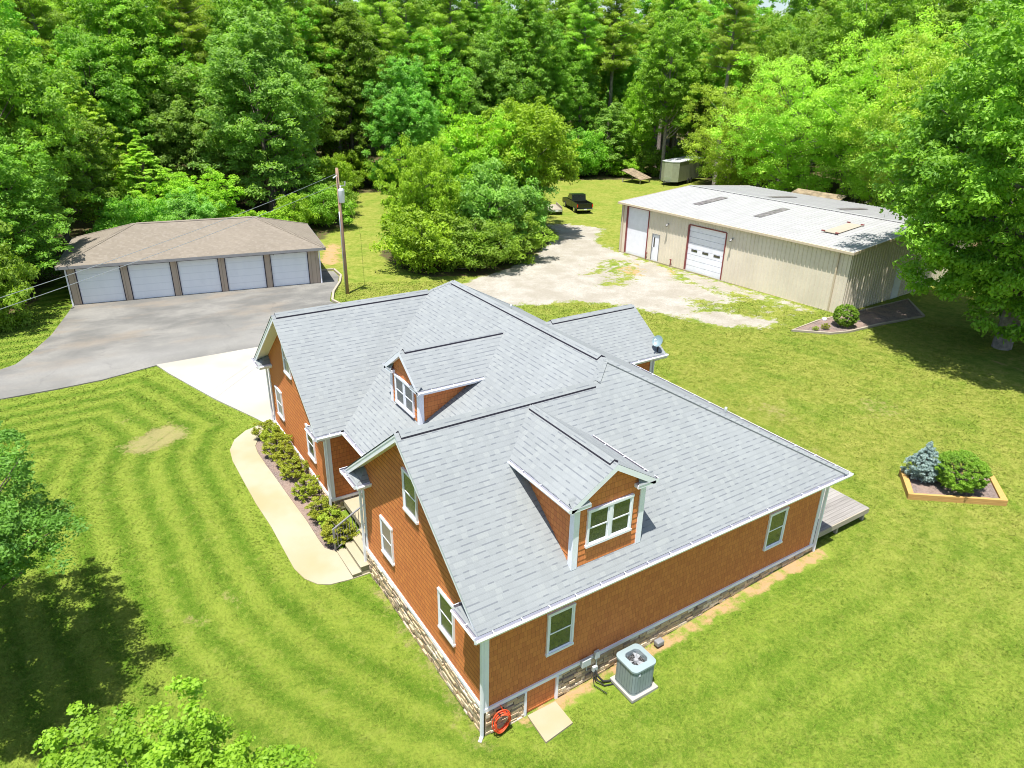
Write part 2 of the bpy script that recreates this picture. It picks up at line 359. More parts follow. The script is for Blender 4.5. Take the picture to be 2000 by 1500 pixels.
xs = np.concatenate([-45-np.geomspace(1, 900, 16)[::-1], np.arange(-45, -16, 1.2), np.arange(-16, 46, .24), np.arange(46, 80, 1.2), 80+np.geomspace(1, 900, 16)])
ys = np.concatenate([-30-np.geomspace(1, 900, 16)[::-1], np.arange(-30, -9, 1.2), np.arange(-9, 48, .24), np.arange(48, 110, 1.2), 110+np.geomspace(1, 900, 16)])
X, Y = np.meshgrid(xs, ys); Zg = hz(X, Y)
und = .04*np.sin(X*.31+1)*np.sin(Y*.27)+.03*np.sin(X*.11)*np.cos(Y*.15+2)
for pl in (asphalt_p, conc_p): und = und-np.clip(soft(sdf(X, Y, pl), .7), 0, 1)*(und+.05)
away = np.clip(seg_dist(X, Y, [(0, 0), (12, 0), (12, 17), (0, 17), (0, 0)])/3-.3, 0, 1); Zg = Zg+und*away
nv = X.size; nx = len(xs); ny = len(ys)
me = bpy.data.meshes.new('ground')
me.vertices.add(nv); me.vertices.foreach_set('co', np.stack([X, Y, Zg], -1).astype(np.float32).ravel())
idx = np.arange(nv).reshape(ny, nx)
q = np.stack([idx[:-1, :-1], idx[:-1, 1:], idx[1:, 1:], idx[1:, :-1]], -1).reshape(-1, 4)
me.loops.add(q.size); me.loops.foreach_set('vertex_index', q.ravel().astype(np.int32))
me.polygons.add(len(q)); me.polygons.foreach_set('loop_start', (np.arange(len(q))*4).astype(np.int32)); me.polygons.foreach_set('loop_total', np.full(len(q), 4, np.int32))
me.update(); me.polygons.foreach_set('use_smooth', [True]*len(q))
def setattr_(n, a): me.attributes.new(n, 'FLOAT', 'POINT').data.foreach_set('value', np.asarray(a, np.float32).ravel())
dist = seg_dist(X, Y, B_left); setattr_('stripe', dist)
g = soft(sdf(X, Y, gravel_p), .9)
for p_ in gpatch: g = g*(1-.62*soft(sdf(X, Y, p_), .8))
trk = np.minimum(seg_dist(X, Y, [(25, 28.3), (33.2, 32.0)]), seg_dist(X, Y, [(24.5, 30.3), (33.2, 33.6)])); g = np.maximum(g, .8*soft(.25-trk, .3)*(X < 33.3))
setattr_('gravel', g); gravA = g
dm = np.zeros_like(X)
for p_ in dirtp: dm = np.maximum(dm, soft(sdf(X, Y, p_), .35)*(1 if len(p_) == 5 and p_[0][1] < 0 else .62))
dm = np.maximum(dm, .8*soft(1.2-seg_dist(X, Y, [(11, 42), (13, 47)]), 1.2)); dm = np.maximum(dm, .42*soft(5-np.hypot(X-35, Y-3), 3.))
setattr_('dirt', dm)
dry = soft(sdf(X, Y, [(-5.85, 18.42), (-5.59, 17.56), (-4.73, 17.28), (-3.18, 18.06), (-3.14, 18.82), (-3.6, 19.64), (-4.62, 19.43)]), .35)
for (a, b, r_) in ((19.4, 7.2, 1.3), (16.7, 10.2, .8), (17.2, 4.6, 1.2), (-5.4, 20.6, .5), (16, 13, 1.2), (24, 5, 1.4), (-5.2, 7.7, .5), (-4.0, 7.9, .4)): dry = np.maximum(dry, .55*soft(r_-np.hypot(X-a, Y-b), r_*.7))
dry = np.maximum(dry, .62*soft(.35-seg_dist(X, Y, [(-.1, 6.4), (-.1, 0), (-.1, -.3)]), .3)); setattr_('dry', dry*.86)
wd = np.maximum(soft(sdf(X, Y, woods_p), 1.2), soft(sdf(X, Y, island_p), .6)); setattr_('woods', wd)
setattr_('rough', np.clip(soft(X-14.5, 5)*.9+soft(Y-30, 3)*soft(X-8, 2), 0, 1))
def groundm():
    m = mat('lawn', (.1, .2, .02), .95, 0, .15); n = N(m); p = n.pos()
    fine = n.math('ADD', n.math('MULTIPLY', n.noise(p, 30, 3, .7), .4), n.math('MULTIPLY', n.noise(p, 8.5, 5, .8), .6)); mid = n.noise(p, 3.2, 5, .7); big = n.noise(p, .45, 4, .6)
    jit = n.math('MULTIPLY', n.math('SUBTRACT', n.noise(p, 1.1, 4, .7), .5), .17)
    wob = n.math('MULTIPLY', n.math('SUBTRACT', n.noise(p, .22, 2), .5), .35)
    s = n.math('ADD', n.math('ADD', n.attr('stripe'), jit), wob)
    wv = n.math('SINE', n.math('MULTIPLY', s, 2*math.pi/1.06))
    leftm = n.ramp(n.node('ShaderNodeSeparateXYZ', Vector=p).outputs[0], -1, 3, 1., .55)
    leftm = n.math('MULTIPLY', leftm, n.ramp(n.node('ShaderNodeSeparateXYZ', Vector=p).outputs[1], 1.5, 8, .72, 1.))
    st = n.math('MULTIPLY', wv, leftm)
    v = n.math('ADD', n.math('ADD', n.math('MULTIPLY', st, .20), n.math('MULTIPLY', n.math('MULTIPLY_ADD', fine, 1.9, -.45), .9)), n.math('ADD', n.math('MULTIPLY', mid, .65), n.math('MULTIPLY', big, .5)))
    gr = n.mix(n.ramp(v, .62, 1.42), (.070, .145, .008), (.205, .265, .036))
    gr = n.mix(n.math('MULTIPLY', n.ramp(mid, .52, .72), .45), gr, (.215, .25, .055))
    # rougher yellow lawn behind the house
    rough = n.attr('rough')
    ry = n.mix(n.ramp(n.math('ADD', n.math('MULTIPLY', mid, .6), n.math('MULTIPLY', fine, .5)), .38, .72), (.12, .165, .013), (.29, .285, .068))
    gr = n.mix(n.math('MULTIPLY', rough, n.ramp(big, .32, .6, .35, .95)), gr, ry)
    drym = n.ramp(n.math('ADD', n.attr('dry'), n.math('MULTIPLY', n.math('SUBTRACT', n.noise(p, 3.2, 5, .75), .5), 2.1)), .35, .85)
    gr = n.mix(n.math('MULTIPLY', drym, .85), gr, n.mix(fine, (.20, .18, .06), (.33, .275, .14)))
    dn = n.ramp(n.math('ADD', n.attr('dirt'), n.math('MULTIPLY', n.math('SUBTRACT', n.noise(p, 2.2, 5, .7), .5), 1.2)), .45, .75)
    gr = n.mix(dn, gr, n.mix(fine, (.34, .19, .085), (.44, .30, .17)))
    gn = n.ramp(n.math('ADD', n.attr('gravel'), n.math('MULTIPLY', n.math('SUBTRACT', n.noise(p, 1.5, 6, .8), .5), 2.3)), .44, .62)
    gv = n.mix(n.ramp(n.noise(p, .5, 5, .65), .35, .7), (.34, .315, .27), (.48, .46, .425)); gv = n.mix(n.math('MULTIPLY', n.ramp(fine, .3, .6), .6), gv, (.22, .195, .15))
    gr = n.mix(gn, gr, gv)
    wo = n.ramp(n.math('ADD', n.attr('woods'), n.math('MULTIPLY', n.math('SUBTRACT', n.noise(p, .9, 4), .5), .9)), .4, .7)
    wf = n.mix(n.ramp(mid, .4, .65), (.10, .065, .04), (.07, .10, .02)); gr = n.mix(wo, gr, wf)
    gr = n.mix(n.math('MAXIMUM', n.attr('rnd'), 0.), gr, (.30, .36, .06)); gr = n.mix(n.math('MAXIMUM', n.math('MULTIPLY', n.attr('rnd'), -1.), 0.), gr, (.02, .06, .005))
    n.color(gr); n.bump(n.math('ADD', fine, n.math('MULTIPLY', mid, .6)), .9, .05)
    return m
M['lawn'] = groundm(); me.materials.append(M['lawn'])
tag(place(bpy.data.objects.new('ground', me)), kind='structure')

def sheet(name, pts, m, thick=.05, lift=.03, skirt=True, step=None, kind='structure', parent=None):
    """flat-ish slab following the ground, with real edges"""
    bm = bmesh.new(); vs = [bm.verts.new((x, y, 0)) for x, y in pts]; f = bm.faces.new(vs)
    if step:
        x0, x1 = min(p[0] for p in pts), max(p[0] for p in pts); y0, y1 = min(p[1] for p in pts), max(p[1] for p in pts)
        for ax, lo, hi in ((0, x0, x1), (1, y0, y1)):
            t = lo+step
            while t < hi:
                no = (1, 0, 0) if ax == 0 else (0, 1, 0); co = (t, 0, 0) if ax == 0 else (0, t, 0)
                bmesh.ops.bisect_plane(bm, geom=bm.verts[:]+bm.edges[:]+bm.faces[:], plane_co=co, plane_no=no); t += step
    for v in bm.verts: v.co.z = hzf(v.co.x, v.co.y)+lift
    bmesh.ops.recalc_face_normals(bm, faces=bm.faces)
    if bm.faces[:][0].normal.z < 0: bmesh.ops.reverse_faces(bm, faces=bm.faces)
    r = bmesh.ops.extrude_face_region(bm, geom=bm.faces[:])
    for v in [g for g in r['geom'] if isinstance(g, bmesh.types.BMVert)]: v.co.z -= thick
    bmesh.ops.recalc_face_normals(bm, faces=bm.faces)
    me = bpy.data.meshes.new(name); bm.to_mesh(me); bm.free(); me.materials.append(m)
    o = place(bpy.data.objects.new(name, me), parent)
    if kind: tag(o, kind=kind)
    return o
asp = sheet('asphalt_driveway', asphalt_p, M['asphalt'], .1, .012, step=2.0)
co = np.array([v.co[:] for v in asp.data.vertices]); tr_ = np.clip(1-np.abs((co[:, 1]-(28.2+.11*(co[:, 0]+3)))/2.4), 0, 1)
asp.data.attributes.new('pale', 'FLOAT', 'POINT').data.foreach_set('value', (tr_*.75).astype(np.float32))
sheet('concrete_driveway', conc_p, M['concrete'], .12, .03)
bmw = MB(); P_ = list(zip(walk_out, walk_in))
def dens(L):
    o = []
    for a, b in zip(L[:-1], L[1:]):
        for t in (0, .25, .5, .75): o.append((a[0]+(b[0]-a[0])*t, a[1]+(b[1]-a[1])*t))
    return o+[L[-1]]
wo_, wi_ = dens(walk_out), dens(walk_in)
for k in range(len(wo_)-1):
    z = [hzf(*p)+.035 for p in (wo_[k], wi_[k], wi_[k+1], wo_[k+1])]; c = (wo_[k], wi_[k], wi_[k+1], wo_[k+1])
    bmw.poly([(c[i][0], c[i][1], z[i]) for i in range(4)])
    for a, b in ((0, 3), (2, 1)):
        bmw.poly([(c[a][0], c[a][1], z[a]), (c[b][0], c[b][1], z[b]), (c[b][0], c[b][1], z[b]-.12), (c[a][0], c[a][1], z[a]-.12)])
tag(bmw.build('walkway', M['walk']), kind='structure')
mulch_p = walk_in[1:13]+[(-.5, 9.6), (-.05, 10.2), (-.05, 16.9)]
sheet('mulch_bed', [(x+.012, y) for x, y in mulch_p], M['mulch'], .06, .022, step=.8)

# ------------------------------------------------------------ the house
WH, HE, OV = 2.75, 2.78, .41
SF = .76; M1 = .5757; S2 = .775; SB = .555
house = empty('house', (0, 0, -.85), 0, 'large orange-brown shingle-sided house with grey gabled roof and two dormers', 'house')
HT = MB  # alias
def rel(o): o.location.z += .85; return o        # parts are modelled in world coordinates
def hb(mb, name, mats, parent=house, **k):
    o = mb.build(name, mats, parent, **k)
    if parent is house: o.location = (0, 0, .85)
    return o

def clip(poly, z, keep_above):
    out = []
    for i in range(len(poly)):
        a, b = poly[i], poly[(i+1) % len(poly)]
        ia = (a[2] >= z) == keep_above or a[2] == z; ib = (b[2] >= z) == keep_above or b[2] == z
        if ia: out.append(a)
        if ia != ib:
            t = (z-a[2])/(b[2]-a[2]); out.append(tuple(a[k]+(b[k]-a[k])*t for k in range(3)))
    return out
def lap_wall(mb, poly, nrm, course=.155, out=.009):
    """courses of real overlapping boards on a convex planar wall polygon"""
    n = Vector(nrm); z0 = min(p[2] for p in poly); z1 = max(p[2] for p in poly)
    k = math.floor(z0/course)*course
    while k < z1:
        lo, hi = max(k, z0), min(k+course, z1)
        c = clip(clip(poly, lo, True), hi, False) if hi-lo > 1e-4 else []
        if len(c) >= 3:
            pts = []
            for p in c:
                t = (p[2]-k)/course; d = out*(1-t)+.002; pts.append(Vector(p)+n*d)
            mb.poly(pts)
            low = [Vector(p) for p in c if abs(p[2]-lo) < 1e-5]
            if len(low) >= 2:
                a, b = low[0], low[-1]; d = out*(1-(lo-k)/course)+.002
                mb.poly([a+n*d, b+n*d, b, a])
        k += course
# bodies that close the volume behind the boards
walls = MB()
def quad(mb, a, b, z0, z1, n): lap_wall(mb, [(a[0], a[1], z0), (b[0], b[1], z0), (b[0], b[1], z1), (a[0], a[1], z1)], n)
TR = .05
gable = MB()
pk = WH-.0+SF*(7.13/2+OV)
def gz(y): return HE-.10+SF*(min(y, 7.13-y)+OV)
lap_wall(gable, [(0, 0, TR), (0, 7.13, TR), (0, 7.13, gz(7.13)), (0, 3.565, gz(3.565)), (0, 0, gz(0))], (-1, 0, 0))
hb(gable, 'front_gable_wall', M['siding_shadow'])
g2 = MB()
def gz2(y): return HE-.10+S2*(min(y-10.3, 17.2-y)+OV)
lap_wall(g2, [(0, 10.3, TR), (0, 17.2, TR), (0, 17.2, gz2(17.2)), (0, 13.75, gz2(13.75)), (0, 10.3, gz2(10.3))], (-1, 0, 0))
hb(g2, 'rear_gable_wall', M['siding_shadow'])
sw = MB()
quad(sw, (0, 0), (12.1, 0), TR, 2.9, (0, -1, 0)); quad(sw, (12.1, 0), (12.1, 17.2), TR, 2.9, (1, 0, 0))
hb(sw, 'long_side_wall', M['siding'])
iw = MB()
quad(iw, (0, 10.3), (2.6, 10.3), TR, 3.0, (0, -1, 0)); quad(iw, (0, 7.13), (2.6, 7.13), TR, 3.0, (0, 1, 0)); quad(iw, (2.6, 7.13), (2.6, 10.3), .0, 3.0, (-1, 0, 0))
hb(iw, 'porch_wall', M['siding']); iw = MB(); quad(iw, (12.1, 17.2), (0, 17.2), TR, 2.9, (0, 1, 0)); hb(iw, 'far_end_wall', M['siding'])
bk = MB()
quad(bk, (12.1, 9.98), (14.2, 9.98), TR, 2.8, (0, -1, 0)); quad(bk, (14.2, 9.98), (14.2, 13.72), TR, 2.8, (1, 0, 0))
lap_wall(bk, [(14.2, 9.98, 2.8), (14.2, 13.72, 2.8), (14.2, 11.85, 4.1)], (1, 0, 0))
hb(bk, 'back_wing_wall', M['siding'])
# porch floor and front door
pf = MB(); pf.box(.35, 2.6, 7.13, 10.3, -.3, -.10); hb(pf, 'porch_floor', M['walk'])
fd = MB(); fd.box(2.5, 2.58, 8.2, 9.2, -.08, 2.0); fdo = hb(fd, 'front_door', M['white'], bevel=.01)
# stone foundation: individual ledge stones
rs = random.Random(3)
def ledge(mb, a, b, n, ztop, bot):
    a = Vector(a); b = Vector(b); L = (b-a).length; d = (b-a)/L; n = Vector(n)
    z = ztop
    zmin = min(bot(a), bot(b))-.25
    while z > zmin:
        h = rs.uniform(.055, .12); s = -rs.uniform(0, .3)
        while s < L:
            l = rs.uniform(.12, .42); s0, s1 = max(s, 0), min(s+l, L)
            mid = a+d*(s0+s1)/2
            if s1-s0 > .02 and z > bot(mid)-.1:
                dp = rs.uniform(.03, .085); g_ = .008
                p0, p1 = a+d*(s0+g_), a+d*(s1-g_); j = [rs.uniform(-.008, .008) for _ in range(4)]
                c = [p0, p1, p1+n*dp, p0+n*dp]
                mb.hexa([(c[0].x, c[0].y, z-h+g_+j[0]), (c[1].x, c[1].y, z-h+g_+j[1]), (c[2].x, c[2].y, z-h+g_+j[1]), (c[3].x, c[3].y, z-h+g_+j[0]),
                         (c[0].x, c[0].y, z-g_+j[2]), (c[1].x, c[1].y, z-g_+j[3]), (c[2].x, c[2].y, z-g_+j[3]), (c[3].x, c[3].y, z-g_+j[2])], 0, rs.random())
            s += l
        z -= h
st = MB(); bt = lambda p: hzf(p.x, p.y)
segs = [((0, 7.13, 0), (0, 0, 0), (-1, 0, 0)), ((0, 0, 0), (1.10, 0, 0), (0, -1, 0)), ((2.10, 0, 0), (12.1, 0, 0), (0, -1, 0)),
        ((0, 17.2, 0), (0, 10.3, 0), (-1, 0, 0)), ((0, 10.3, 0), (2.6, 10.3, 0), (0, -1, 0)), ((12.1, 0, 0), (12.1, 4, 0), (1, 0, 0))]
for a, b, n in segs: ledge(st, a, b, n, -.05, bt)
fo = hb(st, 'stone_foundation', M['stone'])
bkm = MB()
for a, b, n in segs:
    A, B_, n_ = Vector(a), Vector(b), Vector(n)*.028
    bkm.poly([(A.x+n_.x, A.y+n_.y, -1.2), (B_.x+n_.x, B_.y+n_.y, -1.2), (B_.x+n_.x, B_.y+n_.y, -.03), (A.x+n_.x, A.y+n_.y, -.03)])
bkm.build('mortar', M['mortar'], fo)
# white trim: water table, corner boards
T_ = .055
for bx_ in ((-T_, 0, -T_, 7.13), (0, 12.1+T_, -T_, 0), (-T_, 0, 10.3-T_, 17.2), (0, 2.6, 10.3-T_, 10.3)):
    tm = MB(); tm.box(*bx_, -.05, .05); hb(tm, 'water_table', M['white'])
for (x, y, sx, sy) in ((0, 0, -1, -1), (0, 7.13, -1, 1), (0, 10.3, -1, -1), (0, 17.2, -1, 1), (12.1, 0, 1, -1), (14.2, 9.98, 1, -1)):
    c = .035; b = .095; tm = MB()
    tm.box(min(x, x+sx*c), max(x, x+sx*c), min(y-sy*b, y+sy*c), max(y-sy*b, y+sy*c), .052, 2.74)
    tm.box(min(x, x-sx*b), max(x, x-sx*b), min(y, y+sy*c), max(y, y+sy*c), .053, 2.74)
    hb(tm, 'corner_board', M['white'])
# roof planes --------------------------------------------------------------
xm, ym1 = 6.375, 4.07; Zm = HE+SF*(ym1+OV); ym2 = 17.61-(Zm-HE)/S2
yr1 = 3.565; Zr = HE+SF*(yr1+OV); xq = .46+(Zr-HE)/M1
y2r = 13.75; Z2 = HE+S2*(17.61-y2r); xq2 = .46+(Z2-HE)/M1
xL = -OV; xL2 = -.47; xR = 12.51; xe = .46
Pp = lambda x, y, z: (x, y, z)
roof = MB()
roof.poly([Pp(xL, -OV, HE), Pp(xR, -OV, HE), Pp(xm, ym1, Zm), Pp(xq, yr1, Zr), Pp(xL, yr1, Zr)])
roof.poly([Pp(xL, yr1, Zr), Pp(xq, yr1, Zr), Pp(xe, 7.54, HE), Pp(xL, 7.54, HE)])
roof.poly([Pp(xe, 7.54, HE), Pp(xq, yr1, Zr), Pp(xm, ym1, Zm), Pp(xm, ym2, Zm), Pp(xq2, y2r, Z2), Pp(xe, 9.89, HE)])
roof.poly([Pp(xL2, 9.89, HE), Pp(xe, 9.89, HE), Pp(xq2, y2r, Z2), Pp(xL2, y2r, Z2)])
roof.poly([Pp(xL2, 17.61, HE), Pp(xL2, y2r, Z2), Pp(xq2, y2r, Z2), Pp(xm, ym2, Zm), Pp(xR, 17.61, HE)])
roof.poly([Pp(xR, -OV, HE), Pp(xR, 17.61, HE), Pp(xm, ym2, Zm), Pp(xm, ym1, Zm)])
ZB = 4.31; xb0 = 9.6; xb1 = 14.61
roof.poly([Pp(xb1, 9.6, HE), Pp(xb1, 11.85, ZB), Pp(xb0, 11.85, ZB), Pp(12.3, 9.6, HE)])
roof.poly([Pp(xb1, 14.1, HE), Pp(12.3, 14.1, HE), Pp(xb0, 11.85, ZB), Pp(xb1, 11.85, ZB)])
def orient_up(mb):
    for i, f in enumerate(mb.f):
        a, b, c = (Vector(mb.v[k]) for k in f[:3]); nn = Vector((0, 0, 0)); P = [Vector(mb.v[k]) for k in f]
        for k in range(len(P)): nn += P[k].cross(P[(k+1) % len(P)])
        if nn.z < 0: mb.f[i] = tuple(reversed(f))
orient_up(roof)
# eave returns (little hipped roofs wrapping the gable corners)
ret = MB()
def eave_return(y0, y1, xl):              # y0 = outer (gutter) end, y1 = inner end
    s = 1 if y1 > y0 else -1; h = .30; yi = y1-s*.28; x0 = xl-.02
    ret.poly([(x0, y0, HE-.02), (x0, y1, HE-.02), (.0, yi, HE+h-.02), (.0, y0+s*.42, HE+h-.02)])
    ret.poly([(x0, y1, HE-.02), (.0, y1, HE-.02), (.0, yi, HE+h-.02)])
ro = hb(roof, 'roof', M['shingle'])
for y0, y1, xl in ((-OV, .62, xL), (7.54, 6.50, xL), (9.89, 10.7, xL2), (17.61, 16.75, xL2)):
    ret = MB(); eave_return(y0, y1, xl); orient_up(ret); ret.build('eave_return', M['shingle'], ro)
# ridge vents and hip caps
def ridge_cap(a, b, sl, mats=None, wdt=.16, th=.055, parent=ro, ends=.12, sh='shingle'):
    a, b = Vector(a), Vector(b); d = (b-a).normalized(); a = a+d*ends; b = b-d*ends
    sd = d.cross(Vector((0, 0, 1))).normalized(); mb = MB()
    for sg, s in ((1, sl[0]), (-1, sl[1])):
        o = sd*sg*wdt; dz = Vector((0, 0, -s*wdt)); up = Vector((0, 0, th))
        q = [a+up, b+up, b+o+dz+up, a+o+dz+up]
        if sg < 0: q = q[::-1]
        # small overlaps of the cap shingles
        mb.poly(q, 0)
        mb.poly([a+o+dz+up, b+o+dz+up, b+o+dz-Vector((0, 0, .01)), a+o+dz-Vector((0, 0, .01))], 1)
        for e in (a, b): mb.poly([e+up, e+o+dz+up, e+o+dz-Vector((0, 0, .01)), e], 1)
    return mb.build('ridge_cap', [M[sh], M['vent_dark']], parent)
ridge_cap((xL, yr1, Zr), (xq, yr1, Zr), (SF, SF)); ridge_cap((xm, ym1, Zm), (xm, ym2, Zm), (M1, M1))
ridge_cap((xL2, y2r, Z2), (xq2, y2r, Z2), (S2, S2)); ridge_cap((10.0, 11.85, ZB), (xb1, 11.85, ZB), (.68, .68))
def hip_cap(a, b, parent=ro, sh='shingle', k=.42, wdt=.13):
    a, b = Vector(a), Vector(b); d = (b-a).normalized(); sd = d.cross(Vector((0, 0, 1))).normalized(); mb = MB(); n = int((b-a).length/.16)
    for i in range(n):
        p0 = a+(b-a)*i/n; p1 = a+(b-a)*(i+1)/n
        for sg in (1, -1):
            o = sd*sg*wdt-Vector((0, 0, k*wdt)); u0 = Vector((0, 0, .030)); u1 = Vector((0, 0, .018))
            q = [p0+u1, p1+u0, p1+o+u0, p0+o+u1]
            if sg < 0: q = q[::-1]
            mb.poly(q, 0); mb.poly([p0+o+u1, p1+o+u0, p1+o-u0*.3, p0+o-u1*.3], 0)
    return mb.build('hip_cap', M[sh], parent)
hip_cap((xm, ym1, Zm), (xR, -OV, HE)); hip_cap((xm, ym2, Zm), (xR, 17.61, HE)); hip_cap((xq, yr1, Zr), (xm, ym1, Zm)); hip_cap((xq2, y2r, Z2), (xm, ym2, Zm))
# rake boards + soffits
def rake(mb, sf, x, ya, za, yb, zb, depth, inner):
    # board along the sloping gable edge at x, going in to 'inner'
    a, b = Vector((x, ya, za)), Vector((x, yb, zb)); dz = Vector((0, 0, -.21)); i = Vector((.03 if inner > x else -.03, 0, 0))
    a = a+i; b = b+i; a = a-Vector((0, 0, .02)); b = b-Vector((0, 0, .02)); o = -i*.2
    mb.hexa([a+o+dz, a+i+dz, b+i+dz, b+o+dz, a+o-Vector((0, 0, .012)), a+i-Vector((0, 0, .012)), b+i-Vector((0, 0, .012)), b+o-Vector((0, 0, .012))])
    mb.hexa([a+o*3+Vector((0, 0, -.065)), a+o+Vector((0, 0, -.065)), b+o+Vector((0, 0, -.065)), b+o*3+Vector((0, 0, -.065)), a+o*3-Vector((0, 0, .011)), a+o-Vector((0, 0, .011)), b+o-Vector((0, 0, .011)), b+o*3-Vector((0, 0, .011))])
    sf.poly([a+i-Vector((0, 0, .17)), b+i-Vector((0, 0, .17)), Vector((inner, yb, zb-.17)), Vector((inner, ya, za-.17))])
sf = MB()
for x_, inn_, (ya, yb, yc, zp) in ((xL, 0, (-OV, yr1, 7.54, Zr)), (xL2, 0, (9.89, y2r, 17.61, Z2)), (xb1, 14.2, (9.6, 11.85, 14.1, ZB))):
    rk = MB(); rake(rk, sf, x_, ya, HE, yb, zp, 0, inn_); rake(rk, sf, x_, yc, HE, yb, zp, 0, inn_); rk.build('rake_board', M['white'], ro)
# level soffits
def lsof(x0, x1, y0, y1): sf.poly([(x0, y0, 2.62), (x1, y0, 2.62), (x1, y1, 2.62), (x0, y1, 2.62)])
lsof(xL, xR, -OV, 0); lsof(12.1, xR, 0, 17.61); lsof(xL, 0, 0, .62); lsof(xL, 0, 6.5, 7.54); lsof(xL2, 0, 9.89, 10.7); lsof(xL2, 0, 16.75, 17.61)
lsof(xe, 2.6, 7.54, 9.89); lsof(xL, 2.6, 7.13, 7.54); lsof(0, 2.6, 9.89, 10.3); lsof(12.5, xb1, 9.6, 9.98)
sf.build('soffit', M['soffit'], ro)
# gutters: open white troughs with hangers
def gutter(runs, name='gutter', parent=ro, hang=True, zt=HE-.01, wd=.11, ht=.12):
    mb = MB()
    for a, b, out in runs:
        a = Vector((*a, zt)); b = Vector((*b, zt)); o = Vector((*out, 0)); dn = Vector((0, 0, -ht)); t = .012; d = (b-a).normalized()
        def strip(p, q, m=0): mb.poly([a+p, b+p, b+q, a+q], m)
        # outer face (ogee), rim, inner faces, bottom
        strip(o*wd, o*(wd+.012)+dn*.35); strip(o*(wd+.012)+dn*.35, o*(wd-.025)+dn); strip(o*(wd-.025)+dn, dn); strip(o*(wd-.02)+dn*-.0, o*wd)
        strip(o*(wd-.02), o*(wd-.02)+dn*.8, 1); strip(o*.002+dn*.8, o*(wd-.02)+dn*.8, 1); strip(o*.002, o*.002+dn*1.5)
        for e in (a, b): mb.poly([e, e+o*wd, e+o*(wd+.012)+dn*.35, e+o*(wd-.025)+dn, e+dn])
        if hang:
            L = (b-a).length; k = .45
            while k < L: mb.bar(a+d*k+o*.0+Vector((0, 0, .004)), a+d*k+o*(wd+.004)+Vector((0, 0, .004)), .018, .008); k += .74
    return mb.build(name, [M['white'], M['gut_in']], parent)
g_ = .0
gutter([((xL-.10, -OV), (xR+.1, -OV), (0, -1)), ((xL, -OV-.0), (xL, .62), (-1, 0)), ((xL, .62), (0, .62), (0, 1))])
gutter([((xL, 7.54), (xL, 6.50), (-1, 0)), ((xL, 6.50), (0, 6.50), (0, -1)), ((xL-.1, 7.54), (xe, 7.54), (0, 1))])
gutter([((xe, 7.64), (xe, 9.80), (-1, 0)), ((xL2, 9.89), (xe-.1, 9.89), (0, -1)), ((xL2, 9.8), (xL2, 10.7), (-1, 0)), ((xL2, 10.7), (0, 10.7), (0, 1))])
gutter([((xL2, 17.7), (xL2, 16.75), (-1, 0)), ((xL2, 16.75), (0, 16.75), (0, -1)), ((xL2, 17.61), (xR, 17.61), (0, 1))])
gutter([((12.6, 9.6), (xb1+.05, 9.6), (0, -1)), ((xR, -.41), (xR, 9.5), (1, 0))])
def spout(pts, name='downspout', parent=house):
    mb = MB()
    for a, b in zip(pts[:-1], pts[1:]): mb.bar(a, b, .075, .06, 0, (1, 0, 0) if abs(a[2]-b[2]) > .3 else (0, 0, 1))
    return hb(mb, name, M['white'], parent) if parent is house else mb.build(name, M['white'], parent)
spout([(-.44, -.36, 2.68), (-.35, -.33, 2.60), (-.10, -.04, 2.42), (-.10, -.04, -.80), (-.2, -.12, -.84)])
spout([(xL2, 9.90, 2.68), (-.12, 10.2, 2.40), (-.12, 10.22, -.50)]); spout([(-.46, 7.4, 2.68), (-.10, 7.17, 2.42), (-.10, 7.17, -.80)])
spout([(-.5, 17.5, 2.68), (-.1, 17.24, 2.42), (-.1, 17.24, -.15)]); spout([(12.45, -.45, 2.68), (12.17, -.09, 2.42), (12.17, -.09, -.2)]); spout([(14.6, 9.52, 2.66), (14.28, 9.94, 2.4), (14.28, 9.94, -.15)])
# windows ------------------------------------------------------------------
def window(c, n, w_, h_, name='window', units=1, parent=house, zoff=.85):
    """c = bottom centre on the wall, n = outward normal"""
    n = Vector(n); c = Vector(c); u = Vector((0, 0, 1)).cross(n).normalized(); up = Vector((0, 0, 1)); fr = MB(); gl = MB()
    def blk(mb, u0, u1, z0, z1, d0, d1, m=0):
        P = lambda a, b, d: c+u*a+up*b+n*d
        mb.hexa([P(u0, z0, d0), P(u1, z0, d0), P(u1, z0, d1), P(u0, z0, d1), P(u0, z1, d0), P(u1, z1, d0), P(u1, z1, d1), P(u0, z1, d1)], m)
    W = w_/2; k = .055
    blk(fr, -W, -W+k, 0, h_, 0, .06); blk(fr, W-k, W, 0, h_, 0, .06); blk(fr, -W-.01, W+.01, h_-k, h_+.01, 0, .068); blk(fr, -W-.015, W+.015, -.01, k, 0, .075)
    uw = w_/units
    panes = []
    for i in range(units):
        a = -W+uw*i; b = a+uw
        if i: blk(fr, a-.045, a+.045, k, h_-k, 0, .058)
        a += k; b -= k; hm = h_/2
        # upper sash further out, lower sash set back
        for z0, z1, d in ((hm-.018, h_-k, .046), (k, hm+.018, .034)):
            s = .035
            blk(fr, a, a+s, z0, z1, .0, d); blk(fr, b-s, b, z0, z1, 0, d); blk(fr, a+s, b-s, z0, z0+s, 0, d); blk(fr, a+s, b-s, z1-s, z1, 0, d)
            dd = d-.008; P = lambda p, q: c+u*p+up*q+n*dd
            gl.poly([P(a+s, z0+s), P(b-s, z0+s), P(b-s, z1-s), P(a+s, z1-s)])
    f = fr.build(name, M['white'], parent)
    if parent is house: f.location = (0, 0, zoff)
    gl.build('pane', M['glass'], f); return f
for yc in (5.4, 1.80): window((0, yc, .80), (-1, 0, 0), .80, 1.24)
window((0, 3.65, 3.28), (-1, 0, 0), .80, 1.24)
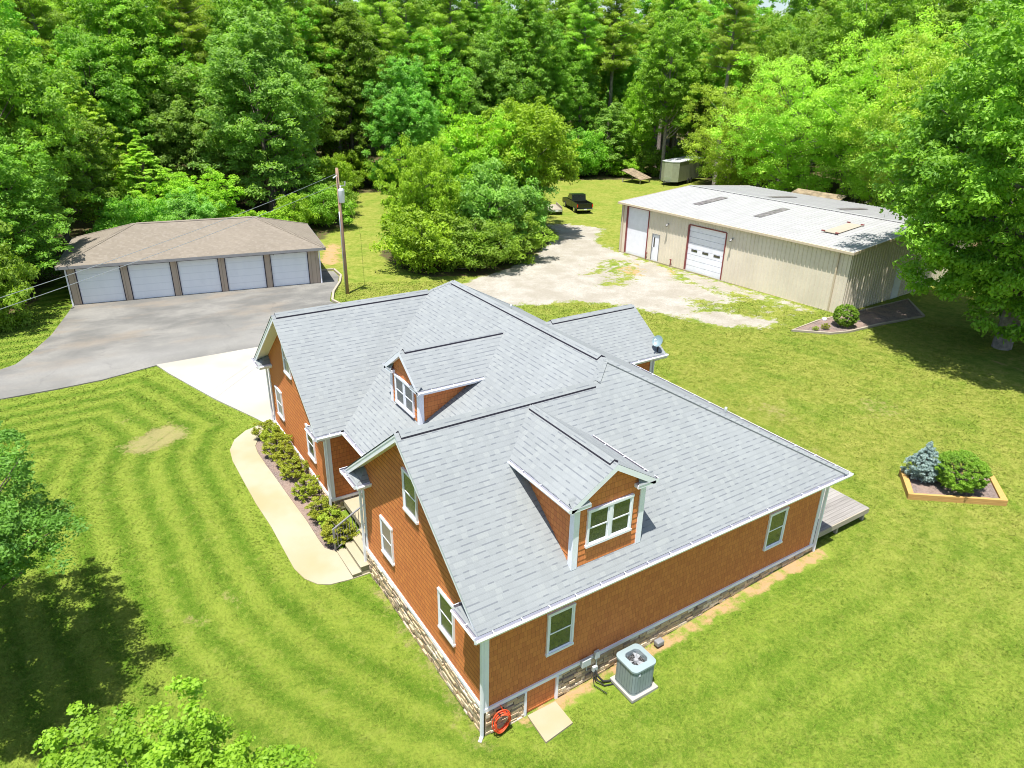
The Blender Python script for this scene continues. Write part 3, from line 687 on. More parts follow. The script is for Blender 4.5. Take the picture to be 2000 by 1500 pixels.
for yc in (16.0, 12.15): window((0, yc, .72), (-1, 0, 0), .80, 1.24)
window((0, 14.2, 3.22), (-1, 0, 0), .80, 1.24)
for xc in (2.10, 10.0): window((xc, 0, .80), (0, -1, 0), .80, 1.27)
# crawl space door
cd = MB(); cd.box(1.16, 2.04, -.015, .0, -.84, -.05); ac_ = hb(cd, 'access_door', M['siding'])
ct = MB(); ct.box(1.09, 1.16, -.07, .0, -.9, -.05); ct.build('door_trim', M['white'], ac_); ct = MB(); ct.box(2.04, 2.11, -.07, 0, -.9, -.05); ct.build('door_trim', M['white'], ac_)
cr = MB(); cr.box(1.16, 2.04, -.024, -.016, -.80, -.74); cr.build('door_batten', M['siding'], ac_); cr = MB(); cr.box(1.16, 2.04, -.024, -.016, -.15, -.09); cr.build('door_batten', M['siding'], ac_)
# dormers ------------------------------------------------------------------
def dormer(front, along, cen, halfw, zf, ze, zr, ybk_ridge, slope_roof, wz0, wh, ww, fov=.16, sov=.22):
    """local frame: p = sideways, q = inward from front wall, z up"""
    if along == 'y': W_ = lambda p, q, z: Vector((cen+p, front+q, z)); nf = (0, -1, 0); ns = lambda s: (s, 0, 0)
    else: W_ = lambda p, q, z: Vector((front+q, cen-p, z)); nf = (-1, 0, 0); ns = lambda s: (0, -s, 0)
    hw = halfw; ow = hw+sov; sl = (zr-ze)/ow; zside = ze+sl*sov-.02
    mb = MB()
    lap_wall(mb, [tuple(W_(-hw, 0, zf)), tuple(W_(hw, 0, zf)), tuple(W_(hw, 0, zside)), tuple(W_(0, 0, zr-.04)), tuple(W_(-hw, 0, zside))], nf, .155, .012)
    qb = (zside-zf)/slope_roof
    for s in (1, -1):
        lap_wall(mb, [tuple(W_(s*hw, 0, zf)), tuple(W_(s*hw, qb, zside)), tuple(W_(s*hw, 0, zside))], ns(s), .155, .012)
    o = hb(mb, 'dormer', M['siding'])
    r = MB(); qe = (ze-zf)/slope_roof+.05; qr = (zr-zf)/slope_roof+.12
    for s in (1, -1):
        r.poly([W_(0, -fov, zr), W_(0, qr, zr), W_(s*ow, qe, ze), W_(s*ow, -fov, ze)])
    orient_up(r); r.build('dormer_roof', M['shingle'], o)
    t = MB(); sfm = MB()
    for s in (1, -1):
        a, b = W_(s*ow, -fov, ze), W_(0, -fov, zr); dz = Vector((0, 0, -.17)); i = W_(0, .03, 0)-W_(0, 0, 0); tp = Vector((0, 0, -.01))
        t.hexa([a+dz, b+dz, b+i+dz, a+i+dz, a+tp, b+tp, b+i+tp, a+i+tp])
        sfm.poly([a+i-Vector((0, 0, .15)), b+i-Vector((0, 0, .15)), W_(0, 0, zr-.15), W_(s*ow, 0, ze-.15)])
        # side soffit, corner board, little return
        sfm.poly([W_(s*ow, -fov, ze-.12), W_(s*hw, -fov, ze-.12), W_(s*hw, qb, ze-.12), W_(s*ow, qe, ze-.12)])
        c = .04; bw = .12
        for (p0, p1, q0, q1) in ((s*(hw-bw), s*(hw+c), -c, 0), (s*hw, s*(hw+c), 0, bw)):
            A = W_(p0, q0, 0); Bq = W_(p1, q1, 0); t.box(min(A.x, Bq.x), max(A.x, Bq.x), min(A.y, Bq.y), max(A.y, Bq.y), zf-.02 if q1 == 0 else zf+.0, ze-.1)
        A = W_(s*(hw-.33), -fov, 0); Bq = W_(s*ow, .0, 0); t.box(min(A.x, Bq.x), max(A.x, Bq.x), min(A.y, Bq.y), max(A.y, Bq.y), ze-.13, ze-.045)
    t.build('dormer_trim', M['white'], o); sfm.build('dormer_soffit', M['soffit'], o)
    for s in (1, -1):
        zz = ze-.04; rr = MB()
        rr.poly([W_(s*ow, -fov-.01, zz), W_(s*(hw-.33), -fov-.01, zz), W_(s*(hw-.22), -.0, zz+.2), W_(s*ow, 0, zz+.2)])
        orient_up(rr); rr.build('return_roof', M['shingle'], o)
    # gutters on the two eaves
    for s in (1, -1):
        a = W_(s*ow, -fov, 0); b = W_(s*ow, qe-.1, 0); n_ = Vector(ns(s))
        gutter([((a.x, a.y), (b.x, b.y), (n_.x, n_.y))], 'dormer_gutter', o, True, ze-.01, .09, .10)
    e0, e1 = W_(0, -fov, zr), W_(0, qr-.1, zr)
    ridge_cap(e0, e1, (sl, sl), parent=o, wdt=.12, ends=.15)
    f = window(W_(0, 0, wz0), nf, ww, wh, 'dormer_window', 2, o, 0)
    return o
dormer(0.02, 'y', 3.39, 1.03, HE+SF*(.02+OV), 4.93, 5.70, 0, SF, 3.60, 1.02, 1.36)
dormer(2.05, 'x', 8.38, 1.03, HE+M1*(2.05-.46), 4.93, 5.80, 0, M1, 3.80, .98, 1.36)
# roof vents
for x, y, z in ((7.4, 10.63, 5.60), (10.82, 3.08, 3.72)):
    v = MB(); v.tube([(x, y, z-.1), (x, y, z+.20)], .045, 10); v.build('vent_pipe', M['steel'], ro, True)
# meter boxes and conduits on the long wall
bx = MB(); bx.box(2.78, 3.06, -.16, -.06, -.10, .12); hb(bx, 'junction_box', M['elec'], bevel=.01)
bx = MB(); bx.box(3.20, 3.36, -.15, -.06, -.02, .20); d_ = hb(bx, 'junction_box', M['elec'], bevel=.01)
cn = MB(); cn.tube([(3.28, -.11, 0), (3.28, -.11, -.25), (3.25, -.12, -.45)], .018, 6); cn.tube([(2.95, -.1, -.1), (2.97, -.1, -.3)], .015, 6); cn.box(3.16, 3.30, -.16, -.085, -.42, -.28); hb(cn, 'conduit', M['elec'])
li = MB(); li.tube([(3.23, -.14, -.38), (3.25, -.25, -.52), (3.35, -.35, -.66), (3.55, -.42, -.68), (3.75, -.45, -.62)], .028, 7); li.tube([(3.2, -.14, -.4), (3.2, -.25, -.62), (3.32, -.45, -.70), (3.6, -.55, -.69), (3.8, -.6, -.6)], .018, 7)
li.tube([(3.18, -.12, -.4), (3.1, -.3, -.70), (3.2, -.7, -.68)], .012, 6)
hb(li, 'refrigerant_line', M['black'])
# front steps and railing
stp = MB()
for k, (x0, z) in enumerate(((-.62, -.66), (-.34, -.48), (-.07, -.31), (.19, -.13))):
    stp.box(x0+.02, .36, 7.0, 8.38, -.95 if k == 0 else z-.2, z-.03, 0); stp.box(x0, x0+.30 if k < 3 else .36, 6.97, 8.41, z-.03, z, 1)
tag(stp.build('front_steps', [M['walk'], M['walk']], bevel=.006), 'four cream concrete steps rising to the porch between the gables', 'steps')
rlg = empty('stair_railing', (-.63, 8.46, -.82), 0, 'grey metal handrail with thin balusters beside the front steps', 'railing')
def rb(mb, name, m, **k): o = mb.build(name, m, rlg, **k); o.location = (.63, -8.46, .82); return o
pst = MB(); pst.bar((-.63, 8.46, -.85), (-.63, 8.46, .12), .06, .06, 0, (1, 0, 0)); rb(pst, 'post', M['rail']); pst = MB(); pst.bar((.45, 8.46, -.12), (.45, 8.46, .72), .05, .05, 0, (1, 0, 0)); rb(pst, 'post', M['rail'])
hr = MB(); hr.bar((-.66, 8.46, .12), (.47, 8.46, .72), .055, .035); hr.bar((-.63, 8.46, -.66), (.45, 8.46, -.06), .03, .03); rb(hr, 'handrail', M['rail'])
for k in range(9):
    t = (k+1)/10; x = -.63+1.08*t; b_ = MB(); b_.bar((x, 8.46, -.66+.6*t), (x, 8.46, .12+.6*t), .016, .016, 0, (1, 0, 0)); rb(b_, 'baluster', M['rail'])
# satellite dish on the back wing
sd = empty('satellite_dish', (14.25, 9.75, 2.9), 0, 'small blue-grey satellite dish on the corner of the back wing roof', 'satellite dish')
ds = MB(); ctr = Vector((0, .05, .42)); nz = Vector((-.62, -.35, .55)).normalized(); ua = nz.cross(Vector((0, 0, 1))).normalized(); ub = nz.cross(ua)
R_ = [0, .1, .2, .3]; prev = None
for sgn, off in ((1, 0), (-1, -.012)):
    rings = []
    for r_ in R_: rings.append([ctr+nz*(off+r_*r_*.7)+(ua*math.cos(t)*r_*.72+ub*math.sin(t)*r_*.85) for t in lin(0, 2*math.pi, 24, endpoint=False)])
    for k in range(3):
        for j in range(24):
            q_ = [rings[k][j], rings[k][(j+1) % 24], rings[k+1][(j+1) % 24], rings[k+1][j]]
            ds.poly(q_ if sgn > 0 else q_[::-1])
dish = ds.build('dish', M['dish'], sd, True)
a_ = MB(); a_.tube([(0, 0, -.1), (0, 0, .25), (.02, .04, .38)], .03, 8); a_.bar((.1, .1, -.12), (-.02, 0, .2), .03, .02); a_.box(-.12, .12, -.08, .08, -.10, -.05); a_.build('mast', M['black'], sd)
a_ = MB(); a_.tube([ctr-ub*-.25, ctr+nz*.38+ub*.05], .012, 6); tip = ctr+nz*.38+ub*.05; a_.tube([tip, tip+Vector((-.08, -.03, .02))], .035, 8); a_.build('feed_arm', M['white'], sd)

# ------------------------------------------------------------ deck behind the house
dk = empty('wooden_deck', (12.17, .33, -.3), 0, 'weathered grey wooden deck behind the far end of the house', 'deck')
def db(mb, name, m): o = mb.build(name, m, dk); o.location = (-12.17, -.33, .3); return o
bd = MB(); y = .07; k = 0; rr_ = random.Random(5)
while y < 4.6:
    jn = 12.2+rr_.uniform(.6, 2.6); pale = .9 if .95 < y < 1.5 else rr_.random()*.45
    bd.box(12.18, jn, y, y+.135, .26, .30, 0, pale); bd.box(jn+.004, 15.23, y, y+.135, .26, .30, 0, min(1, pale+rr_.uniform(-.1, .2))); y += .142; k += 1
db(bd, 'deck_boards', M['deck'])
fr = MB(); fr.box(12.18, 15.23, .03, .068, .10, .295); db(fr, 'rim_joist', M['timber_grey'])
fr = MB(); fr.box(15.19, 15.23, .07, 4.6, .10, .258); db(fr, 'rim_joist', M['timber_grey'])
fr = MB(); fr.box(12.2, 15.18, .25, .29, .12, .258); db(fr, 'floor_joist', M['timber_grey'])
for x, y in ((15.12, .14), (13.66, .14), (15.12, 2.3), (15.12, 4.5), (12.5, 2.3)):
    p_ = MB(); p_.box(x-.05, x+.05, y-.04, y+.06, -.4, .10); db(p_, 'deck_post', M['timber_grey'])

# ------------------------------------------------------------ things along the long wall
AC = empty('air_conditioner', (3.98, -.80, -.60), 0, 'blue-grey air conditioning unit on a concrete pad beside the long wall', 'air conditioner')
def rrect(h, r, n=5):
    pts = []
    for cx, cy, a0 in ((h-r, h-r, 0), (-h+r, h-r, 90), (-h+r, -h+r, 180), (h-r, -h+r, 270)):
        for k in range(n+1):
            a = rad(a0+90*k/n); pts.append((cx+r*math.cos(a), cy+r*math.sin(a)))
    return pts
HA = .82
def ring_body(mb, z0, z1, h, r, m=0):
    p = rrect(h, r); n = len(p)
    for i in range(n):
        a, b = p[i], p[(i+1) % n]; mb.poly([(a[0], a[1], z0), (b[0], b[1], z0), (b[0], b[1], z1), (a[0], a[1], z1)], m)
b_ = MB(); ring_body(b_, .02, HA-.06, .355, .13)
b_.build('cabinet_core', M['vent_dark'], AC)
b_ = MB()
P = rrect(.375, .14, 3); n_ = len(P)
for i in range(n_):
    a, b = Vector((*P[i], 0)), Vector((*P[(i+1) % n_], 0)); L = (b-a).length; kk = max(1, int(L/.085))
    for j in range(kk):
        u0, u1 = a+(b-a)*(j+.06)/kk, a+(b-a)*(j+.94)/kk; o = (b-a).normalized().cross(Vector((0, 0, 1)))*.012
        b_.hexa([u0+Vector((0, 0, .06)), u1+Vector((0, 0, .06)), u1-o+Vector((0, 0, .06)), u0-o+Vector((0, 0, .06)), u0+Vector((0, 0, HA-.07)), u1+Vector((0, 0, HA-.07)), u1-o+Vector((0, 0, HA-.07)), u0-o+Vector((0, 0, HA-.07))])
ring_body(b_, .0, .06, .38, .145)
b_.build('louvre_panel', M['ac'], AC)
b_ = MB(); P = rrect(.395, .15, 6); n_ = len(P)
for i in range(n_):
    a, b = P[i], P[(i+1) % n_]; t0, t1 = math.atan2(a[1], a[0]), math.atan2(b[1], b[0]); ri = .275
    A, B_ = (ri*math.cos(t0), ri*math.sin(t0)), (ri*math.cos(t1), ri*math.sin(t1))
    b_.poly([(*a, HA-.075), (*b, HA-.075), (*b, HA-.02), (*a, HA-.02)]); b_.poly([(*a, HA-.02), (*b, HA-.02), (B_[0], B_[1], HA+.01), (A[0], A[1], HA+.01)]); b_.poly([(A[0], A[1], HA+.01), (B_[0], B_[1], HA+.01), (B_[0], B_[1], HA-.16), (A[0], A[1], HA-.16)])
b_.build('top_cover', M['ac_light'], AC)
b_ = MB(); b_.poly([(.29*math.cos(t), .29*math.sin(t), HA-.17) for t in lin(0, 2*math.pi, 24, endpoint=False)]); b_.build('fan_well', M['black'], AC)
b_ = MB()
for k in range(3):
    t = rad(20+120*k)
    for j in range(4):
        t0, t1 = t+j*.2, t+(j+1)*.2; z0, z1 = HA-.14+j*.014, HA-.126+j*.014
        b_.poly([(.05*math.cos(t0), .05*math.sin(t0), z0), (.25*math.cos(t0), .25*math.sin(t0), z0), (.25*math.cos(t1), .25*math.sin(t1), z1), (.05*math.cos(t1), .05*math.sin(t1), z1)])
b_.tube([(0, 0, HA-.15), (0, 0, HA-.07)], .06, 12); b_.build('fan', M['fan'], AC)
b_ = MB()
for rg in (.06, .1, .14, .18, .22, .26): b_.tube([(rg*math.cos(t), rg*math.sin(t), HA-.01+.015*(1-rg/.28)) for t in lin(0, 2*math.pi, 29)], .0025, 4, cap=False)
for k in range(8): t = k*math.pi/4; b_.tube([(.03*math.cos(t), .03*math.sin(t), HA+.004), (.28*math.cos(t), .28*math.sin(t), HA-.01)], .003, 4)
b_.build('fan_guard', M['rail'], AC)
b_ = MB(); b_.box(-.235, -.17, -.383, -.379, .60, .68); b_.build('badge', M['white'], AC)
pd = MB(); pd.box(-.44, .44, -.46, .42, -.10, 0); o_ = pd.build('equipment_pad', M['concrete'], None, bevel=.01); o_.location = (3.98, -.80, -.605); o_.rotation_euler = (0, 0, rad(0))
AC.location = (3.98, -.80, -.602)
tag(o_, 'pale square concrete pad under the air conditioning unit', 'concrete pad')
sp = MB(); sp.box(5.27, 5.52, -.32, -.14, -.55, -.40); tag(sp.build('splice_box', M['rail'], bevel=.03), 'small grey plastic box on the bare ground by the long wall', 'utility box')
sb = sheet('concrete_slab', [(1.16, -.12), (1.98, -.15), (1.97, -.89), (1.11, -.98)], M['walk'], .12, .06, kind=None); tag(sb, 'loose pale concrete slab on the grass before the low access door', 'concrete slab')
hs = empty('garden_hose', (.38, -.16, -.8), 0, 'coiled orange garden hose hanging near the front corner of the house', 'hose'); h_ = MB(); rh = random.Random(8)
for k in range(6):
    pts = []; r1 = rh.uniform(.19, .25); r2 = r1*1.35; ox = rh.uniform(-.03, .03); oz = rh.uniform(-.04, .03); yy = -.02-.022*k+.05
    for t in lin(0, 2*math.pi, 33): pts.append((ox+r1*math.cos(t), yy-.02*math.sin(t*2), .38+oz+r2*math.sin(t)))
    h_.tube(pts, .0135, 7, cap=False)
h_.tube([(.05, 0, .62), (.02, .05, .75), (.0, .08, .80)], .012, 6); h_.build('hose_coil', M['hose'], hs, True)
h_ = MB(); h_.bar((-.1, .08, .66), (.1, .08, .66), .03, .03); h_.bar((-.1, .08, .66), (-.1, -.08, .66), .02, .02); h_.bar((.1, .08, .66), (.1, -.08, .66), .02, .02); h_.bar((-.1, -.08, .66), (-.1, -.08, .74), .02, .02, 0, (1, 0, 0)); h_.build('hanger', M['black'], hs)
sc_ = MB(); sc_.tube([(7.65, -1.62, -.6), (7.65, -1.62, hzf(7.65, -1.62)+.03)], .09, 14); tag(sc_.build('septic_cap', M['elec'], None), 'small round grey cap set in the lawn right of the house', 'ground cap')
_c = [q_ for q_ in S.objects if q_.name == 'septic_cap'][0]; _c.location = (0, 3.0, 0)

# ------------------------------------------------------------ raised beds
def frame_bed(name, pts, z0, h, w_, m, label, fill='mulch'):
    e = empty(name, (*pts[0], z0), 0, label, 'garden bed'); cx = sum(p[0] for p in pts)/len(pts); cy = sum(p[1] for p in pts)/len(pts)
    inn = [(p[0]+(cx-p[0])*w_/math.hypot(cx-p[0], cy-p[1])*1.5, p[1]+(cy-p[1])*w_/math.hypot(cx-p[0], cy-p[1])*1.5) for p in pts]
    loc = (-pts[0][0], -pts[0][1], -z0)
    for i in range(len(pts)):
        j = (i+1) % len(pts); mb = MB(); a, b, c, d = pts[i], pts[j], inn[j], inn[i]
        for q0, q1 in ((z0-.12, z0+h*.5-.004), (z0+h*.5, z0+h)):
            mb.hexa([(*a, q0), (*b, q0), (*c, q0), (*d, q0), (*a, q1), (*b, q1), (*c, q1), (*d, q1)])
        o = mb.build('timber', m, e, bevel=.008); o.location = loc
    f = MB(); f.poly([(*p, z0+h*.62) for p in inn]); o = f.build('fill', M[fill], e); o.location = loc
    return e
frame_bed('raised_bed', bed1[::-1], -.2, .22, .16, M['timber'], 'raised yellow timber bed holding a silvery shrub and a green shrub')
bed2 = [(29.13, 13.81), (30.7, 12.30), (31.9, 11.93), (34.72, 11.76), (38.9, 11.3), (41.5, 13.9), (34.75, 14.1), (32.07, 14.2)]
frame_bed('mulch_border', bed2, -.2, .14, .11, M['timber_grey'], 'low grey-edged mulch bed at the near corner of the metal building')

# ------------------------------------------------------------ garage
gu = Vector((.9862, -.1656, 0)); gw = Vector((.1656, .9862, 0)); ga = math.atan2(gu.y, gu.x)
GA = empty('garage_building', (-6.09, 39.35, -.2), ga, 'long tan five-door garage with hipped brown shingle roof', 'garage')
L_, D_ = 14.92, 7.4
g = MB()
doors = [(.30+i*2.925, .30+i*2.925+2.55) for i in range(5)]
edges = [0]+[v for d in doors for v in d]+[L_]
# scale the door layout to fill the facade evenly
sc = (L_-.70)/(doors[-1][1]+.12); doors = [(.42+(a-.30)*sc, .42+(b-.30)*sc) for a, b in doors]; edges = [0]+[v for d in doors for v in d]+[L_]
for i in range(0, len(edges), 2): g.box(edges[i], edges[i+1], 0, .2, -.1, 2.40)
for a, b in doors: g.box(a, b, 0, .2, 2.28, 2.40)
g.box(0, .2, .2, D_, -.1, 2.4); g.box(L_-.2, L_, .2, D_, -.1, 2.4); g.box(.2, L_-.2, D_-.2, D_, -.1, 2.4); g.build('garage_wall', M['tanwall'], GA)
for a, b in doors:
    d = MB(); d.box(a+.05, b-.05, .07, .12, .02, 2.23); do = d.build('garage_door', M['door_white'], GA)
    j = MB(); j.box(a, a+.05, .0, .13, 0, 2.28); j.box(b-.05, b, 0, .13, 0, 2.28); j.box(a+.05, b-.05, 0, .13, 2.23, 2.28); j.build('door_jamb', M['vent_dark'], do)
zt = 2.55; zr_ = 4.1; o1 = .45
r = MB(); A = (-o1, -o1, zt); B_ = (L_+o1, -o1, zt); C_ = (L_+o1, D_+o1, zt); E_ = (-o1, D_+o1, zt); R1 = (3.85, D_/2, zr_); R2 = (L_-3.6, D_/2, zr_)
r.poly([A, B_, R2, R1]); r.poly([B_, C_, R2]); r.poly([C_, E_, R1, R2]); r.poly([E_, A, R1]); orient_up(r); gr_ = r.build('roof', M['tanshingle'], GA)
ridge_cap(Vector(R1), Vector(R2), (.37, .37), parent=gr_, wdt=.14, th=.03, sh='tanshingle')
for a, b in ((R1, A), (R2, B_), (R1, E_), (R2, C_)): hip_cap(a, b, gr_, 'tanshingle', .25)
f = MB()
for a, b in ((A, B_), (B_, C_), (C_, E_), (E_, A)):
    f.bar(Vector(a)-Vector((0, 0, .095)), Vector(b)-Vector((0, 0, .095)), .05, .17)
f.poly([(-o1, -o1, 2.38), (L_+o1, -o1, 2.38), (L_+o1, D_+o1, 2.38), (-o1, D_+o1, 2.38)]); f.build('fascia', M['rail'], gr_)
for x in (-.06, L_+.06): d = MB(); d.bar((x, -.06, 2.4), (x, -.06, .02), .08, .08, 0, (1, 0, 0)); d.build('downspout', M['white'], GA)
for x in (3.22, 12.0): d = MB(); d.tube([(x, -.02, 2.32), (x, -.16, 2.25)], .05, 8); d.build('wall_light', M['rail'], GA)
kerb = MB()
pts_ = [(8.95, 39.9), (10.55, 39.62), (10.42, 37.8), (9.8, 36.3), (8.58, 34.2), (7.9, 32.5), (8.05, 31.5)]
for a, b in zip(pts_[:-1], pts_[1:]): kerb.bar((*a, -.13), (*b, -.13), .14, .14)
tag(kerb.build('kerb', M['timber_grey']), kind='structure')

# ------------------------------------------------------------ metal building
mu = Vector((.06304, -.99801, 0)); ma = math.atan2(mu.y, mu.x)
MT = empty('metal_building', (33.28, 34.18, -.2), ma, 'large tan metal workshop with white low-pitched ribbed roof', 'workshop')
# local: x along the front (0..19.9), y = inward (to the left of direction = away from camera)
Lm, Dm, He_ = 19.9, 16.6, 4.06
def ribwall(mb, a, b, n, z0, ztop, period=.31, holes=()):
    """flat sheet with raised ribs; ztop(s) gives the top height at distance s"""
    a, b, n = Vector(a), Vector(b), Vector(n); L = (b-a).length; d = (b-a)/L
    cuts = sorted(set([0, L]+[v for h in holes for v in h[:2]]))
    def zb(s):
        for h0, h1, ht in holes:
            if h0 < s < h1: return ht
        return z0
    for s0, s1 in zip(cuts[:-1], cuts[1:]):
        mids = [s0]+[s for s in (L/2,) if s0 < s < s1]+[s1]
        for q0, q1 in zip(mids[:-1], mids[1:]):
            zz = zb((q0+q1)/2); p0, p1 = a+d*q0, a+d*q1; mb.poly([(p0.x, p0.y, zz), (p1.x, p1.y, zz), (p1.x, p1.y, ztop(q1)), (p0.x, p0.y, ztop(q0))])
    s = period/2
    while s < L:
        zz = zb(s); p = a+d*s; q0, q1 = p-d*.035, p+d*.035; i0, i1 = p-d*.018+n*.035, p+d*.018+n*.035; zt_ = ztop(s)
        for A_, B__ in ((q0, i0), (i0, i1), (i1, q1)): mb.poly([(A_.x, A_.y, zz), (B__.x, B__.y, zz), (B__.x, B__.y, zt_), (A_.x, A_.y, zt_)])
        s += period
dl = (.75, 3.38, 3.72); dm_ = (4.0, 4.78, 2.12); dr = (6.98, 10.5, 3.42)
dl = (.62, 3.05, 3.78); pdr = (3.55, 4.35, 2.14); dr = (7.08, 10.56, 3.42)
mw = MB(); flat = lambda s: He_-.1
ribwall(mw, (0, 0, 0), (Lm, 0, 0), (0, -1, 0), -.05, flat, holes=(dl, pdr, dr))
gzm = lambda s: He_-.1+min(s, Dm-s)*.075
ribwall(mw, (Lm, 0, 0), (Lm, Dm, 0), (1, 0, 0), -.05, gzm); ribwall(mw, (0, Dm, 0), (0, 0, 0), (-1, 0, 0), -.05, gzm); ribwall(mw, (Lm, Dm, 0), (0, Dm, 0), (0, 1, 0), -.05, flat)
mw.build('metal_wall', M['metalwall'], MT)
rf = MB(); zr2 = He_+.075*Dm/2; e_ = .22
rf.poly([(-e_, -e_, He_-.02), (Lm+e_, -e_, He_-.02), (Lm+e_, Dm/2, zr2), (-e_, Dm/2, zr2)], 0)
rf.poly([(-e_, Dm/2, zr2), (Lm+e_, Dm/2, zr2), (Lm+e_, Dm+e_, He_-.02), (-e_, Dm+e_, He_-.02)], 1)
for k in range(62):
    x = -e_+.05+k*.328
    for sgn in (0, 1):
        y0, z0_, y1, z1_ = (-e_, He_-.02, Dm/2, zr2) if sgn == 0 else (Dm/2, zr2, Dm+e_, He_-.02)
        rf.poly([(x-.03, y0, z0_), (x, y0, z0_+.03), (x, y1, z1_+.03), (x-.03, y1, z1_)], sgn); rf.poly([(x, y0, z0_+.03), (x+.03, y0, z0_), (x+.03, y1, z1_), (x, y1, z1_+.03)], sgn)
mr = rf.build('metal_roof', [M['metalroof'], M['metalroof2']], MT)
c_ = MB(); c_.box(-e_-.02, Lm+e_+.02, Dm/2-.15, Dm/2+.15, zr2+.02, zr2+.05); c_.build('ridge_flashing', M['metalroof'], mr)
gt = MB(); gt.box(-e_-.03, Lm+e_+.03, -e_-.12, -e_-.0, He_-.16, He_-.015); gt.build('eave_gutter', M['tantrim'], MT)
for x in (-e_-.03, Lm+e_):
    rt = MB()
    for y0, z0_, y1, z1_ in ((-e_, He_-.02, Dm/2, zr2), (Dm/2, zr2, Dm+e_, He_-.02)): rt.hexa([(x, y0, z0_-.14), (x+.03, y0, z0_-.14), (x+.03, y1, z1_-.14), (x, y1, z1_-.14), (x, y0, z0_+.04), (x+.03, y0, z0_+.04), (x+.03, y1, z1_+.04), (x, y1, z1_+.04)])
    rt.build('rake_trim', M['tantrim'], MT)
for x0, x1, yy, m_ in ((4.6, 5.3, 4.8, 0), (10.3, 11.0, 4.8, 0), (6.5, 7.2, 11.6, 1), (12.7, 13.4, 11.6, 1)):
    s_ = MB(); ww_ = 1.75; z = lambda y: He_+.033+.075*min(y, Dm-y); s_.poly([(x0, yy-ww_, z(yy-ww_)), (x1, yy-ww_, z(yy-ww_)), (x1, yy+ww_, z(yy+ww_)), (x0, yy+ww_, z(yy+ww_))]); s_.build('skylight', M['skylight'], mr)
s_ = MB(); z = lambda y: He_+.06+.075*min(y, Dm-y); s_.hexa([(16.2, 2.6, z(2.6)), (17.2, 2.6, z(2.6)), (17.2, 5.6, z(5.6)), (16.2, 5.6, z(5.6)), (16.2, 2.6, z(2.6)+.03), (17.2, 2.6, z(2.6)+.03), (17.2, 5.6, z(5.6)+.03), (16.2, 5.6, z(5.6)+.03)]); s_.build('roof_patch', M['timber_grey'], mr)
for x, y in ((16.2, 2.6), (17.2, 2.6), (16.2, 5.6), (17.2, 5.6)): s_ = MB(); s_.box(x-.11, x+.11, y-.06, y+.06, z(y)+.03, z(y)+.10); s_.build('ballast_brick', M['redtrim'], mr)
def mdoor(x0, x1, h, panels, win=False):
    d = MB(); n = panels
    for i in range(n): d.box(x0+.06, x1-.06, .09, .13, h*i/n+.012, h*(i+1)/n-.012)
    d.box(x0+.05, x1-.05, .14, .16, .0, h)
    o = d.build('roller_door', M['white'], MT)
    j = MB(); j.box(x0-.02, x0+.06, -.05, .1, 0, h+.02); j.box(x1-.06, x1+.02, -.05, .1, 0, h+.02); j.box(x0+.06, x1-.06, -.05, .1, h-.0, h+.08); j.build('door_jamb', M['redtrim'], o)
    if win:
        for k in range(3):
            cx_ = x0+(x1-x0)*(.2+.3*k); wn_ = MB(); wn_.box(cx_-.28, cx_+.28, .078, .092, h*.44, h*.44+.17); wn_.build('door_window', M['darkglass'], o)
mdoor(*dl, 1); mdoor(*dr, 8, True)
d = MB(); d.box(pdr[0]+.05, pdr[1]-.05, .03, .08, 0, pdr[2]-.05); o = d.build('entry_door', M['white'], MT)
d = MB(); d.box(pdr[0]+.16, pdr[0]+.30, .02, .029, 1.1, 1.85); d.build('door_window', M['darkglass'], o)
d = MB(); d.box(pdr[0], pdr[0]+.05, -.03, .08, 0, pdr[2]); d.box(pdr[1]-.05, pdr[1], -.03, .08, 0, pdr[2]); d.box(pdr[0]+.05, pdr[1]-.05, -.03, .08, pdr[2]-.05, pdr[2]); d.tube([(pdr[0]+.12, -.03, 1.0), (pdr[0]+.12, .03, 1.0)], .03, 8); d.build('door_frame', M['rail'], o)
for x in (5.1, 11.1): d = MB(); d.tube([(x, 0, 3.15), (x, -.2, 3.1), (x+.02, -.28, 3.0)], [.05, .06, .1], 8); d.build('wall_lamp', M['rail'], MT)
for x in (.22, 19.1): d = MB(); d.bar((x, -.06, 3.8), (x, -.06, .05), .1, .09, 0, (1, 0, 0)); d.build('downspout', M['tantrim'], MT)
for x in (3.15, 5.75): d = MB(); d.tube([(x, -.1, 0), (x, -.1, .55)], .04, 8); d.tube([(x-.1, -.1, .5), (x+.12, -.1, .5)], .03, 6); d.build('tap', M['redtrim'], MT)
d = MB(); d.box(Lm+.0, Lm+.05, 6.1, 7.0, 0, 2.1); d.build('side_door', M['white'], MT)
# ground trim strip
d = MB(); d.box(-.02, Lm+.05, -.10, -.04, -.06, .05); d.build('base_strip', M['walk'], MT)
bk_ = empty('bucket', (32.5, 14.0, -.2), 0, 'small white bucket at the corner of the metal building', 'bucket'); b_ = MB(); b_.tube([(0, 0, 0), (0, 0, .24)], [.1, .13], 14); b_.build('pail', M['white'], bk_, True); b_ = MB(); b_.tube([(.12*math.cos(t), 0, .22+.1*math.sin(t)) for t in lin(0, math.pi, 9)], .006, 5); b_.build('handle', M['rail'], bk_)

